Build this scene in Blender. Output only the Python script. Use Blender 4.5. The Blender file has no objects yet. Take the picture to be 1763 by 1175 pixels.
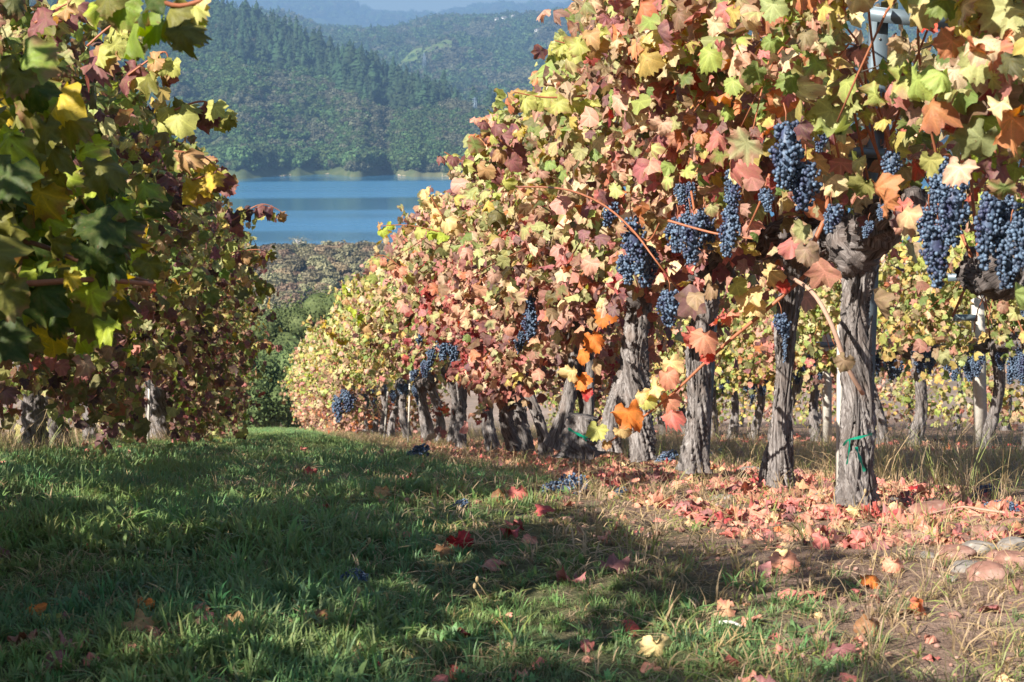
import bpy, bmesh, math, random
import numpy as np
from mathutils import Vector, Matrix, Euler, noise as mn
from math import radians as R, sin, cos, pi

# ------------------------------------------------------------------ camera, sky, sun, exposure
SC = bpy.context.scene
COL = SC.collection
EYE = Vector((0, 0, 1.35))
FPX = 3300.0                       # focal length in pixels of the 1763 px wide photograph
cam_d = bpy.data.cameras.new('camera'); cam = bpy.data.objects.new('camera', cam_d); COL.objects.link(cam)
cam.location = EYE
cam.rotation_euler = Euler((R(90 - 7.55), 0, R(-7.45)), 'XYZ')
cam_d.sensor_width = 36; cam_d.lens = FPX / 1763 * 36
cam_d.clip_start = .1; cam_d.clip_end = 30000
cam_d.dof.use_dof = True; cam_d.dof.focus_distance = 9.0; cam_d.dof.aperture_fstop = 13
SC.camera = cam
bpy.context.view_layer.update()

SUN_EL, SUN_AZ = R(34), R(212)     # azimuth of the sun seen from above, clockwise from +Y (it stands behind the camera, to its left)
SUN_AZ = R(-128)
world = bpy.data.worlds.new('World'); SC.world = world; world.use_nodes = True
nt = world.node_tree; nt.nodes.clear()
wo = nt.nodes.new('ShaderNodeOutputWorld'); bg = nt.nodes.new('ShaderNodeBackground'); sk = nt.nodes.new('ShaderNodeTexSky')
sk.sky_type = 'NISHITA'; sk.sun_disc = False; sk.sun_elevation = SUN_EL; sk.sun_rotation = SUN_AZ
sk.air_density = 1.0; sk.dust_density = 0.6; sk.ozone_density = 1.2
bg.inputs[1].default_value = 0.050
nt.links.new(sk.outputs[0], bg.inputs[0]); nt.links.new(bg.outputs[0], wo.inputs[0])
sun_d = bpy.data.lights.new('sun', 'SUN'); sun = bpy.data.objects.new('sun', sun_d); COL.objects.link(sun)
sun_d.energy = 5.0; sun_d.angle = R(.53); sun_d.color = (1, .93, .82)
sdir = Vector((sin(SUN_AZ) * cos(SUN_EL), cos(SUN_AZ) * cos(SUN_EL), sin(SUN_EL)))   # towards the sun
sun.rotation_euler = sdir.to_track_quat('Z', 'Y').to_euler()
SC.view_settings.view_transform = 'Standard'; SC.view_settings.look = 'None'
SC.view_settings.gamma = 1; SC.view_settings.exposure = 1.32; SC.view_settings.use_curve_mapping = False
SC.render.engine = 'CYCLES'
cy = SC.cycles
cy.max_bounces = 6; cy.diffuse_bounces = 3; cy.glossy_bounces = 2; cy.transmission_bounces = 3; cy.volume_bounces = 0; cy.transparent_max_bounces = 4
cy.use_denoising = True
cy.volume_max_steps = 64

# ------------------------------------------------------------------ picture <-> place
MW = cam.matrix_world.copy(); MI = MW.inverted()
def ray(px, py):
    return (MW.to_3x3() @ Vector(((px - 881.5) / FPX, (587.5 - py) / FPX, -1))).normalized()
def at(px, py, y):
    """the point at distance y in front (world Y) seen at photo pixel px, py"""
    d = ray(px, py); return EYE + d * (y / d.y)
MWn = np.array(MW); MIn = np.array(MI)
def proj(P):
    P = np.asarray(P, float).reshape(-1, 3)
    q = P @ MIn[:3, :3].T + MIn[:3, 3]
    z = np.where(-q[:, 2] > .05, -q[:, 2], .05)
    return np.stack([881.5 + FPX * q[:, 0] / z, 587.5 - FPX * q[:, 1] / z, -q[:, 2]], 1)

def vnoise2(x, y, seed=0):
    """smooth value noise, numpy arrays"""
    x = np.asarray(x, float); y = np.asarray(y, float)
    xi = np.floor(x).astype(np.int64); yi = np.floor(y).astype(np.int64); xf = x - xi; yf = y - yi
    xf = xf * xf * (3 - 2 * xf); yf = yf * yf * (3 - 2 * yf)
    def h(a, b):
        n = (a * 374761393 + b * 668265263 + seed * 982451653) & 0xffffffff
        n = ((n ^ (n >> 13)) * 1274126177) & 0xffffffff
        return ((n ^ (n >> 16)) & 0xffff) / 65535.0
    return (h(xi, yi) * (1 - xf) + h(xi + 1, yi) * xf) * (1 - yf) + (h(xi, yi + 1) * (1 - xf) + h(xi + 1, yi + 1) * xf) * yf
def fbm(x, y, o=4, seed=0):
    s = 0; a = .5
    for k in range(o):
        s = s + a * (vnoise2(x * 2**k, y * 2**k, seed + k) - .5); a *= .5
    return s * 2

SL = 0.1727
LAKE = -58.6
def ground_z(x, y):
    x = np.asarray(x, float); y = np.asarray(y, float)
    s = .8 * np.log1p(np.exp(np.clip((y - 6.2) / .8, -40, 40)))
    s = np.where((y - 6.2) / .8 > 38, y - 6.2, s)
    z = -SL * s
    zf = np.interp(y, [52, 60, 80, 110, 150, 220, 300, 400, 440, 480, 522, 560, 640, 700, 1000],
                   [-7.9, -9.7, -14.0, -20.0, -27, -37, -44, -49.5, -50.2, -49.2, -46.8, -49.5, -58.5, -64, -72])
    z = np.where(y < 52, z, zf)
    big = np.clip((y - 90) / 100, 0, 1) * np.clip((690 - y) / 100, 0, 1)
    z = z + big * 2.2 * fbm(x / 60, y / 60, 4, 3)
    z = z + .05 * fbm(x * 1.1, y * 1.1, 3, 7) * np.clip(1 - y / 70, 0, 1)
    # the row stands on a low berm
    near = np.clip((y - 5.3) / 1.2, 0, 1) * np.clip((60 - y) / 8, 0, 1)
    z = z + near * (.03 * np.exp(-((x - 2.2) / .7) ** 2) - .125 * np.clip((x - .7) / 1.1, 0, 1) + .085 * np.clip((-x - .4) / .8, 0, 1))
    return z
def gz(x, y): return float(ground_z(x, y))
def on_ground(px, py, far=60):
    d = ray(px, py); t = 1.0
    while t < far:
        p = EYE + d * t
        if p.z < gz(p.x, p.y):
            lo, hi = t - .05, t
            for _ in range(14):
                m = (lo + hi) / 2; q = EYE + d * m
                if q.z < gz(q.x, q.y): hi = m
                else: lo = m
            q = EYE + d * hi
            return Vector((q.x, q.y, gz(q.x, q.y)))
        t += .05
    return EYE + d * far

# ------------------------------------------------------------------ helpers
def s2l(c):
    return tuple(((v / 255) / 12.92 if v / 255 < .04045 else ((v / 255 + .055) / 1.055) ** 2.4) for v in c)
def tag(o, label=None, cat=None, group=None, kind=None):
    if label: o['label'] = label
    if cat: o['category'] = cat
    if group: o['group'] = group
    if kind: o['kind'] = kind
    return o
def link(name, me, parent=None, loc=(0, 0, 0)):
    o = bpy.data.objects.new(name, me); COL.objects.link(o)
    if parent is not None: o.parent = parent
    o.location = loc
    return o
def empty(name, loc, rz=0):
    o = bpy.data.objects.new(name, None); o.empty_display_size = .1
    COL.objects.link(o); o.location = loc; o.rotation_euler = (0, 0, rz); return o
def mesh(name, V, F, mat=None, smooth=True, uv=None, col=None):
    """V (n,3), F (m,k) same-size faces or list; uv and col per vertex"""
    me = bpy.data.meshes.new(name)
    V = np.asarray(V, np.float32)
    if isinstance(F, np.ndarray):
        m, k = F.shape
        me.vertices.add(len(V)); me.vertices.foreach_set('co', V.ravel())
        me.loops.add(m * k); me.loops.foreach_set('vertex_index', F.astype(np.int32).ravel())
        me.polygons.add(m); me.polygons.foreach_set('loop_start', np.arange(0, m * k, k, dtype=np.int32))
        me.update(calc_edges=True)
    else:
        me.from_pydata([tuple(map(float, v)) for v in V], [], F)
    if smooth: me.polygons.foreach_set('use_smooth', np.ones(len(me.polygons), bool))
    li = np.zeros(len(me.loops), np.int32); me.loops.foreach_get('vertex_index', li)
    if uv is not None:
        l = me.uv_layers.new(name='UVMap'); l.data.foreach_set('uv', np.asarray(uv, np.float32)[li].ravel())
    if col is not None:
        a = me.color_attributes.new('col', 'FLOAT_COLOR', 'POINT'); a.data.foreach_set('color', np.asarray(col, np.float32).ravel())
    if mat: me.materials.append(mat)
    me.update()
    return me
def join(parts):
    """list of (V, F) triangles or quads of one size -> one V, F"""
    V = []; F = []; n = 0
    for v, f in parts:
        V.append(v); F.append(np.asarray(f) + n); n += len(v)
    return np.concatenate(V), np.concatenate(F)
def box(cx, cy, cz, sx, sy, sz, M=None):
    v = np.array([[x, y, z] for x in (-.5, .5) for y in (-.5, .5) for z in (-.5, .5)]) * [sx, sy, sz]
    if M is not None: v = v @ np.array(M.to_3x3()).T
    v = v + [cx, cy, cz]
    f = np.array([[0, 1, 3, 2], [4, 6, 7, 5], [0, 4, 5, 1], [2, 3, 7, 6], [0, 2, 6, 4], [1, 5, 7, 3]])
    return v, f
def smooth_path(P, n):
    P = [Vector(p) for p in P]
    if len(P) < 3:
        return [P[0].lerp(P[-1], i / n) for i in range(n + 1)]
    out = []; m = len(P) - 1
    for i in range(n + 1):
        u = i / n * m; k = min(int(u), m - 1); t = u - k
        p0 = P[max(k - 1, 0)]; p1 = P[k]; p2 = P[k + 1]; p3 = P[min(k + 2, m)]
        out.append(.5 * ((2 * p1) + (-p0 + p2) * t + (2 * p0 - 5 * p1 + 4 * p2 - p3) * t * t + (-p0 + 3 * p1 - 3 * p2 + p3) * t ** 3))
    return out
def tube(P, rad, k=6, disp=None, cap=True):
    """tube round a path; rad a list or number; disp(i, angle, s) adds to the radius. returns V, F(quads), uv"""
    n = len(P); V = []; UV = []
    s = 0; ref = Vector((0, 1, 0.01))
    for i, p in enumerate(P):
        t = (P[min(i + 1, n - 1)] - P[max(i - 1, 0)]).normalized()
        if i: s += (P[i] - P[i - 1]).length
        a = t.cross(ref)
        if a.length < .05: a = t.cross(Vector((1, 0, 0)))
        a.normalize(); b = t.cross(a); ref = b.cross(t) * -1 if False else ref
        r = rad[i] if hasattr(rad, '__len__') else rad
        for j in range(k):
            g = 2 * pi * j / k
            rr = r + (disp(i, g, s, p) if disp else 0)
            V.append(p + (a * cos(g) + b * sin(g)) * rr); UV.append((j / k, s))
    F = []
    for i in range(n - 1):
        for j in range(k):
            F.append((i * k + j, i * k + (j + 1) % k, (i + 1) * k + (j + 1) % k, (i + 1) * k + j))
    if cap:
        for e in (0, n - 1):
            V.append(P[e].copy()); UV.append((.5, 0)); c = len(V) - 1
            for j in range(k):
                a_, b_ = e * k + j, e * k + (j + 1) % k
                F.append((a_, b_, c, c) if e else (b_, a_, c, c))
    F4 = [f for f in F if f[2] != f[3]]; F3 = [f[:3] for f in F if f[2] == f[3]]
    return [tuple(v) for v in V], F4 + F3, UV
def tube_obj(name, P, rad, k, mat, parent, base=(0, 0, 0), n=None, disp=None):
    Q = smooth_path(P, n or len(P) * 3)
    if hasattr(rad, '__len__'):
        rr = [float(np.interp(i / (len(Q) - 1), np.linspace(0, 1, len(rad)), rad)) for i in range(len(Q))]
    else: rr = rad
    b = Vector(base); Q = [q - b for q in Q]
    V, F, UV = tube(Q, rr, k, disp)
    return link(name, mesh(name, V, F, mat, True, UV), parent)

# ------------------------------------------------------------------ materials
def newmat(name):
    m = bpy.data.materials.new(name); m.use_nodes = True; m.node_tree.nodes.clear(); return m, m.node_tree
class NT:
    def __init__(s, t): s.t = t
    def n(s, ty, **kw):
        n = s.t.nodes.new(ty)
        for k, v in kw.items():
            if k.startswith('i'): n.inputs[int(k[1:]) if k[1:].isdigit() else k[1:]].default_value = v
            else: setattr(n, k, v)
        return n
    def l(s, a, b): s.t.links.new(a, b)
    def math(s, op, a, b=None, c=None, clamp=False):
        n = s.t.nodes.new('ShaderNodeMath'); n.operation = op; n.use_clamp = clamp
        for i, v in enumerate((a, b, c)):
            if v is None: continue
            if isinstance(v, (int, float)): n.inputs[i].default_value = v
            else: s.t.links.new(v, n.inputs[i])
        return n.outputs[0]
    def mix(s, f, a, b, mode='MIX'):
        n = s.t.nodes.new('ShaderNodeMix'); n.data_type = 'RGBA'; n.blend_type = mode
        for i, v in ((0, f), (6, a), (7, b)):
            if isinstance(v, (int, float)): n.inputs[i].default_value = v
            elif isinstance(v, tuple): n.inputs[i].default_value = v if len(v) == 4 else (*v, 1)
            else: s.t.links.new(v, n.inputs[i])
        return n.outputs[2]
    def noise(s, vec, scale, detail=3, rough=.55, dim='3D'):
        n = s.t.nodes.new('ShaderNodeTexNoise'); n.noise_dimensions = dim
        n.inputs['Scale'].default_value = scale; n.inputs['Detail'].default_value = detail; n.inputs['Roughness'].default_value = rough
        if vec is not None: s.t.links.new(vec, n.inputs['Vector'])
        return n.outputs[0]
    def ramp(s, v, stops):
        n = s.t.nodes.new('ShaderNodeValToRGB'); e = n.color_ramp.elements
        while len(e) < len(stops): e.new(.5)
        for el, (p, c) in zip(e, stops): el.position = p; el.color = (*c, 1) if len(c) == 3 else c
        s.t.links.new(v, n.inputs[0]); return n.outputs[0]
    def rng(s, v, a, b, c=0., d=1.):
        n = s.t.nodes.new('ShaderNodeMapRange'); n.inputs[1].default_value = a; n.inputs[2].default_value = b
        n.inputs[3].default_value = c; n.inputs[4].default_value = d; n.interpolation_type = 'SMOOTHSTEP'
        s.t.links.new(v, n.inputs[0]); return n.outputs[0]
    def bump(s, h, strength=.5, dist=.01):
        n = s.t.nodes.new('ShaderNodeBump'); n.inputs['Strength'].default_value = strength; n.inputs['Distance'].default_value = dist
        s.t.links.new(h, n.inputs['Height']); return n.outputs[0]
    def pbr(s, color, rough=.7, spec=.3, normal=None, metal=0., out=True):
        n = s.t.nodes.new('ShaderNodeBsdfPrincipled')
        for k, v in (('Base Color', color), ('Roughness', rough), ('Specular IOR Level', spec), ('Metallic', metal)):
            if isinstance(v, (int, float)): n.inputs[k].default_value = v
            elif isinstance(v, tuple): n.inputs[k].default_value = (*v, 1)[:4]
            else: s.t.links.new(v, n.inputs[k])
        if normal is not None: s.t.links.new(normal, n.inputs['Normal'])
        if out: s.out(n.outputs[0])
        return n.outputs[0]
    def out(s, sh):
        o = s.t.nodes.new('ShaderNodeOutputMaterial'); s.t.links.new(sh, o.inputs[0])

def leaf_material(name, source, trans=.4, green=.15):
    """source 'object' (object colour), 'point' (colour attribute) or 'instance'"""
    m, t = newmat(name); N = NT(t)
    if source == 'object':
        i = N.n('ShaderNodeObjectInfo'); c, a = i.outputs['Color'], i.outputs['Alpha']
    else:
        i = N.n('ShaderNodeAttribute', attribute_name='col'); c, a = i.outputs['Color'], i.outputs['Alpha']
        if source == 'instance': i.attribute_type = 'INSTANCER'
    uv = N.n('ShaderNodeUVMap', uv_map='UVMap')
    sep = N.n('ShaderNodeSeparateXYZ'); N.l(uv.outputs[0], sep.inputs[0])
    x, y = sep.outputs[0], sep.outputs[1]
    r = N.math('SQRT', N.math('ADD', N.math('MULTIPLY', x, x), N.math('MULTIPLY', y, y)))
    off = N.n('ShaderNodeVectorMath', operation='ADD'); N.l(uv.outputs[0], off.inputs[0])
    cb = N.n('ShaderNodeCombineXYZ'); N.l(N.math('MULTIPLY', a, 57.0), cb.inputs[0]); N.l(N.math('MULTIPLY', a, 31.0), cb.inputs[1]); N.l(cb.outputs[0], off.inputs[1])
    n1 = N.noise(off.outputs[0], 2.2, 3); n2 = N.noise(off.outputs[0], 11, 2)
    # red-brown margin creeping in from the rim, how far depends on the leaf
    rim = N.math('ADD', r, N.math('MULTIPLY', N.math('SUBTRACT', n1, .5), 1.3))
    rim = N.math('ADD', rim, N.math('MULTIPLY', N.math('SUBTRACT', a, .70), 1.1))
    rim = N.rng(rim, .45, .95)
    ang = N.math('ABSOLUTE', N.math('ARCTAN2', x, y))
    d = None
    for va in (0., .88, 1.83):
        q = N.math('ABSOLUTE', N.math('SUBTRACT', ang, va)); d = q if d is None else N.math('MINIMUM', d, q)
    d = N.math('MULTIPLY', d, r)
    vein = N.rng(d, .012, .045, 1., 0.)
    vein_soft = N.rng(d, .02, .22, 1., 0.)
    hot = N.mix(.55, c, (.44, .14, .13), 'MIX')
    c1 = N.mix(N.math('MULTIPLY', rim, N.math('SUBTRACT', 1.0, N.math('MULTIPLY', vein_soft, .75))), c, hot)
    vc = N.n('ShaderNodeHueSaturation', i2=1.45); N.l(c1, vc.inputs['Color']); vcol = vc.outputs[0]
    c1 = N.mix(N.math('MULTIPLY', vein_soft, .35), c1, vcol); c1 = N.mix(N.math('MULTIPLY', N.rng(n1, .42, .62), green), c1, (.40, .38, .13))
    c1 = N.mix(N.math('MULTIPLY', vein, .75), c1, vcol)
    hs = N.n('ShaderNodeHueSaturation'); N.l(c1, hs.inputs['Color'])
    N.l(N.math('ADD', N.math('MULTIPLY', n2, .5), .75), hs.inputs['Value'])
    c1 = hs.outputs[0]
    n3 = N.noise(off.outputs[0], 5.5, 4, .7); spots = N.rng(n3, .60, .70, 0, .8)
    c1 = N.mix(spots, c1, (.20, .105, .05))
    bmp = N.bump(N.math('SUBTRACT', N.math('MULTIPLY', n2, .6), vein_soft), .5, .004)
    sh = N.pbr(c1, .55, .35, bmp, out=False)
    tr = N.n('ShaderNodeBsdfTranslucent'); sat = N.n('ShaderNodeHueSaturation', i1=1.25, i2=1.1); N.l(c1, sat.inputs['Color']); N.l(sat.outputs[0], tr.inputs[0])
    ms = N.n('ShaderNodeMixShader', i0=trans); N.l(sh, ms.inputs[1]); N.l(tr.outputs[0], ms.inputs[2])
    N.out(ms.outputs[0]); return m

M = {}
M['leaf'] = leaf_material('vine_leaf', 'object')
M['leaf_pts'] = leaf_material('vine_leaf_mass', 'point')
M['dry_leaf'] = leaf_material('fallen_vine_leaf', 'object', .12, 0.0)
M['dry_leaf_pts'] = leaf_material('leaf_litter', 'point', .12, 0.0)

def bark_material(name, c0, c1, c2):
    m, t = newmat(name); N = NT(t)
    uv = N.n('ShaderNodeUVMap', uv_map='UVMap'); mp = N.n('ShaderNodeMapping'); mp.inputs['Scale'].default_value = (26, 5, 1)
    N.l(uv.outputs[0], mp.inputs[0])
    g = N.n('ShaderNodeNewGeometry')
    a = N.noise(mp.outputs[0], 1.0, 5, .65)
    mp2 = N.n('ShaderNodeMapping'); mp2.inputs['Scale'].default_value = (70, 11, 1); N.l(uv.outputs[0], mp2.inputs[0])
    b = N.noise(mp2.outputs[0], 1.0, 3, .7)
    tc = N.n('ShaderNodeTexCoord'); big = N.noise(tc.outputs['Object'], 7, 3)
    f = N.math('ADD', N.math('MULTIPLY', a, .55), N.math('MULTIPLY', b, .45))
    c = N.ramp(f, [(.37, c0), (.50, c1), (.66, c2)])
    c = N.mix(N.rng(big, .48, .75, 0, .4), c, (.27, .20, .165))
    N.pbr(c, .9, .15, N.bump(f, .9, .012)); return m
M['bark'] = bark_material('grey_vine_bark', (.03, .025, .023), (.175, .155, .148), (.46, .43, .42))
M['bark_dark'] = bark_material('dark_cordon_bark', (.022, .018, .017), (.13, .11, .105), (.34, .31, .30))
def simple(name, col, rough=.7, spec=.3, var=.25, scale=30, metal=0., bump=.2, bd=.003):
    m, t = newmat(name); N = NT(t); tc = N.n('ShaderNodeTexCoord'); n = N.noise(tc.outputs['Object'], scale, 4)
    c = N.mix(n, tuple(v * (1 - var) for v in col), tuple(min(1, v * (1 + var)) for v in col))
    N.pbr(c, rough, spec, N.bump(n, bump, bd), metal); return m
M['cane'] = simple('red_brown_cane', (.36, .13, .065), .5, .35, .4, 25)
M['cane_pale'] = simple('pale_bare_cane', (.42, .27, .20), .7, .2, .3, 30)
M['cane_dark'] = simple('dark_shaded_cane', (.22, .10, .06), .5, .3, .4, 25)  # darker copy of the cane, shade put into its colour
M['steel'] = simple('galvanised_steel', (.16, .21, .25), .45, .5, .25, 14, .35, .15, .002)
M['stake'] = simple('weathered_pale_wood', (.52, .49, .44), .85, .2, .3, 40)
M['wire'] = simple('wire', (.20, .18, .17), .5, .5, .2, 40, .5)
M['ribbon'] = simple('green_plastic_ribbon', (.01, .33, .20), .3, .5, .25, 40)
M['straw'] = simple('dry_stalk', (.42, .31, .17), .8, .2, .3, 60)
def berry():
    m, t = newmat('dusty_blue_grape_skin'); N = NT(t); tc = N.n('ShaderNodeTexCoord')
    n = N.noise(tc.outputs['Object'], 55, 3); n2 = N.noise(tc.outputs['Object'], 14, 2)
    c = N.mix(N.rng(n, .35, .68), (.03, .042, .075), (.145, .22, .33)); c = N.mix(N.rng(n2, .55, .75), c, (.045, .05, .11))
    N.pbr(c, .5, .4, N.bump(n, .15, .001)); return m
M['berry'] = berry()
def stone_mat(name, a, b, c):
    m, t = newmat(name); N = NT(t); tc = N.n('ShaderNodeTexCoord'); n = N.noise(tc.outputs['Object'], 9, 5, .6); k = N.noise(tc.outputs['Object'], 45, 3)
    cc = N.ramp(n, [(.3, a), (.5, b), (.7, c)]); cc = N.mix(N.rng(k, .55, .75, 0, .5), cc, (.52, .45, .38))
    N.pbr(cc, .9, .15, N.bump(N.math('ADD', n, N.math('MULTIPLY', k, .4)), .5, .01)); return m
M['stone_red'] = stone_mat('reddish_field_stone', (.17, .08, .06), (.29, .155, .12), (.38, .25, .21))
M['stone_grey'] = stone_mat('grey_field_stone', (.15, .13, .12), (.25, .225, .205), (.37, .34, .31))

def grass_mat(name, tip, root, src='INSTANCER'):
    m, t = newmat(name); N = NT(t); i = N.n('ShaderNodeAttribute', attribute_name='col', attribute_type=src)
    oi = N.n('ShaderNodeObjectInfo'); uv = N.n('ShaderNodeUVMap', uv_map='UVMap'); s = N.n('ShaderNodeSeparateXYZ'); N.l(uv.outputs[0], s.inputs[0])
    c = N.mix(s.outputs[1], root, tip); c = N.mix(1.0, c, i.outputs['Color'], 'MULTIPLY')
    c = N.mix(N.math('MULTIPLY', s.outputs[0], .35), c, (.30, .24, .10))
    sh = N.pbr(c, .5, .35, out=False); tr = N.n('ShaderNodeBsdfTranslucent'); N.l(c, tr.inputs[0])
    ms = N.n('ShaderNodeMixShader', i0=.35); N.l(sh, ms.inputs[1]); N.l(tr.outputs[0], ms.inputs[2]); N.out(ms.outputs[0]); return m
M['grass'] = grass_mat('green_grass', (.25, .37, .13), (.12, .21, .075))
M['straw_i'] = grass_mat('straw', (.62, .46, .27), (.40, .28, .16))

def foliage_mat(name, a, b, c):
    m, t = newmat(name); N = NT(t); oi = N.n('ShaderNodeObjectInfo'); g = N.n('ShaderNodeTexCoord')
    at_ = N.n('ShaderNodeAttribute', attribute_name='col', attribute_type='INSTANCER')
    n = N.noise(g.outputs['Object'], 1.6, 4)
    cc = N.ramp(n, [(.3, a), (.5, b), (.72, c)])
    hs = N.n('ShaderNodeHueSaturation'); N.l(cc, hs.inputs['Color']); N.l(N.math('ADD', N.math('MULTIPLY', oi.outputs['Random'], .7), .65), hs.inputs['Value'])
    N.l(N.math('ADD', N.math('MULTIPLY', oi.outputs['Random'], .05), .475), hs.inputs['Hue'])
    N.pbr(hs.outputs[0], .75, .15); return m
M['oak'] = foliage_mat('green_oak_foliage', (.045, .065, .022), (.080, .108, .038), (.125, .155, .06))
M['forest_green'] = foliage_mat('green_forest_foliage', (.035, .060, .022), (.06, .10, .034), (.10, .14, .05))
M['forest_brown'] = foliage_mat('olive_brown_forest_foliage', (.055, .060, .034), (.088, .090, .055), (.135, .132, .088))
M['scrub'] = foliage_mat('tan_grey_scrub_foliage', (.13, .115, .06), (.20, .18, .10), (.27, .245, .15))
M['scrub_orange'] = foliage_mat('rusty_oak_foliage', (.16, .11, .07), (.215, .15, .095), (.27, .20, .13))
M['conifer'] = foliage_mat('dark_conifer_needles', (.018, .035, .018), (.035, .062, .028), (.06, .09, .04))
M['wood'] = simple('tree_bark', (.14, .11, .09), .9, .1, .4, 3)
M['pale_wood'] = simple('bare_pale_branches', (.45, .42, .38), .9, .1, .2, 3)

def ground_mat():
    m, t = newmat('vineyard_ground'); N = NT(t); g = N.n('ShaderNodeNewGeometry'); P = g.outputs['Position']
    sp = N.n('ShaderNodeSeparateXYZ'); N.l(P, sp.inputs[0])
    a = N.noise(P, 3.0, 5); b = N.noise(P, 28, 4, .7); c = N.noise(P, 110, 3, .7)
    soil = N.ramp(N.math('ADD', N.math('MULTIPLY', a, .4), N.math('MULTIPLY', b, .6)), [(.3, (.13, .08, .06)), (.5, (.25, .17, .13)), (.7, (.37, .27, .22))])
    green = N.ramp(b, [(.3, (.045, .055, .022)), (.6, (.10, .13, .05)), (.8, (.20, .19, .10))])
    mask = N.math('ADD', sp.outputs[0], N.math('MULTIPLY', N.math('SUBTRACT', a, .5), 1.6))
    right = N.rng(mask, .75, 1.6, 1, 0); left = N.rng(mask, -2.0, -1.4, 0, 1)
    k = N.math('MULTIPLY', N.math('MULTIPLY', right, left), .8)
    N.pbr(N.mix(k, soil, green), .95, .1, N.bump(N.math('ADD', b, N.math('MULTIPLY', c, .6)), .9, .02)); return m
M['ground'] = ground_mat()
def hillside_mat(name, cols, scale):
    m, t = newmat(name); N = NT(t); g = N.n('ShaderNodeNewGeometry'); a = N.noise(g.outputs['Position'], scale, 6, .6); b = N.noise(g.outputs['Position'], scale * 14, 4)
    c = N.ramp(N.math('ADD', N.math('MULTIPLY', a, .6), N.math('MULTIPLY', b, .4)), [(.35, cols[0]), (.5, cols[1]), (.66, cols[2])])
    N.pbr(c, .95, .1, N.bump(b, .6, .5)); return m
M['hill_dirt'] = hillside_mat('dry_hillside_soil', ((.17, .13, .09), (.30, .22, .17), (.42, .32, .26)), .03)
M['hill_forest'] = hillside_mat('forest_floor', ((.03, .05, .02), (.07, .09, .04), (.13, .13, .07)), .008)
M['hill_far'] = hillside_mat('far_mountain_forest', ((.03, .05, .03), (.05, .08, .04), (.09, .11, .06)), .004)
M['shore'] = hillside_mat('sandy_lake_shore', ((.30, .27, .16), (.42, .34, .24), (.55, .42, .33)), .05)
M['field'] = hillside_mat('green_vineyard_field', ((.09, .13, .04), (.12, .17, .055), (.16, .20, .07)), .05)
M['white_paint'] = simple('white_house_wall', (.75, .74, .70), .7, .3, .05, 2)
M['roof'] = simple('grey_house_roof', (.22, .20, .19), .8, .2, .1, 2)
def water_mat():
    m, t = newmat('blue_lake_water'); N = NT(t); g = N.n('ShaderNodeNewGeometry'); mp = N.n('ShaderNodeMapping'); mp.inputs['Scale'].default_value = (.25, .6, 1); N.l(g.outputs['Position'], mp.inputs[0])
    w = N.noise(mp.outputs[0], 1.0, 4, .6); mp2 = N.n('ShaderNodeMapping'); mp2.inputs['Scale'].default_value = (.0018, .010, 1); N.l(g.outputs['Position'], mp2.inputs[0])
    band = N.noise(mp2.outputs[0], 1.0, 3, .5)
    c = N.mix(band, (.02, .13, .26), (.045, .18, .32))
    N.pbr(c, N.rng(band, .40, .62, .06, .28), .5, N.bump(w, .6, .12)); return m
M['water'] = water_mat()

# ------------------------------------------------------------------ terrain, lake, hills
rs = np.random.RandomState(5)
def terrain(name, y0, y1, ny, nx, mat, power=1.0):
    ys = y0 + (y1 - y0) * np.linspace(0, 1, ny) ** power
    V = np.zeros((ny, nx, 3))
    for i, y in enumerate(ys):
        hw = 13 + max(y, 0) * .5
        x = np.linspace(-hw, hw, nx)
        V[i, :, 0] = x; V[i, :, 1] = y; V[i, :, 2] = ground_z(x, np.full(nx, y))
    a = (np.arange(ny - 1)[:, None] * nx + np.arange(nx - 1)[None]).ravel()
    F = np.stack([a, a + 1, a + nx + 1, a + nx], 1)
    V = V.reshape(-1, 3)
    if name == 'ground':      # clods and hollows
        near = np.clip(1 - V[:, 1] / 25, 0, 1)
        V[:, 2] += near * (.018 * fbm(V[:, 0] * 6, V[:, 1] * 6, 3, 21) + .008 * fbm(V[:, 0] * 25, V[:, 1] * 25, 2, 22))
    return tag(link(name, mesh(name, V, F, mat)), kind='structure')
terrain('ground', -9, 70, 620, 520, M['ground'], 1.35)
terrain('hillside', 70, 1000, 260, 240, M['hill_dirt'], 1.3)
lake = tag(link('lake', mesh('lake', [(-4000, 560, LAKE), (4000, 560, LAKE), (4000, 2300, LAKE), (-4000, 2300, LAKE)], [(0, 1, 2, 3)], M['water'], False)), kind='structure')

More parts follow.
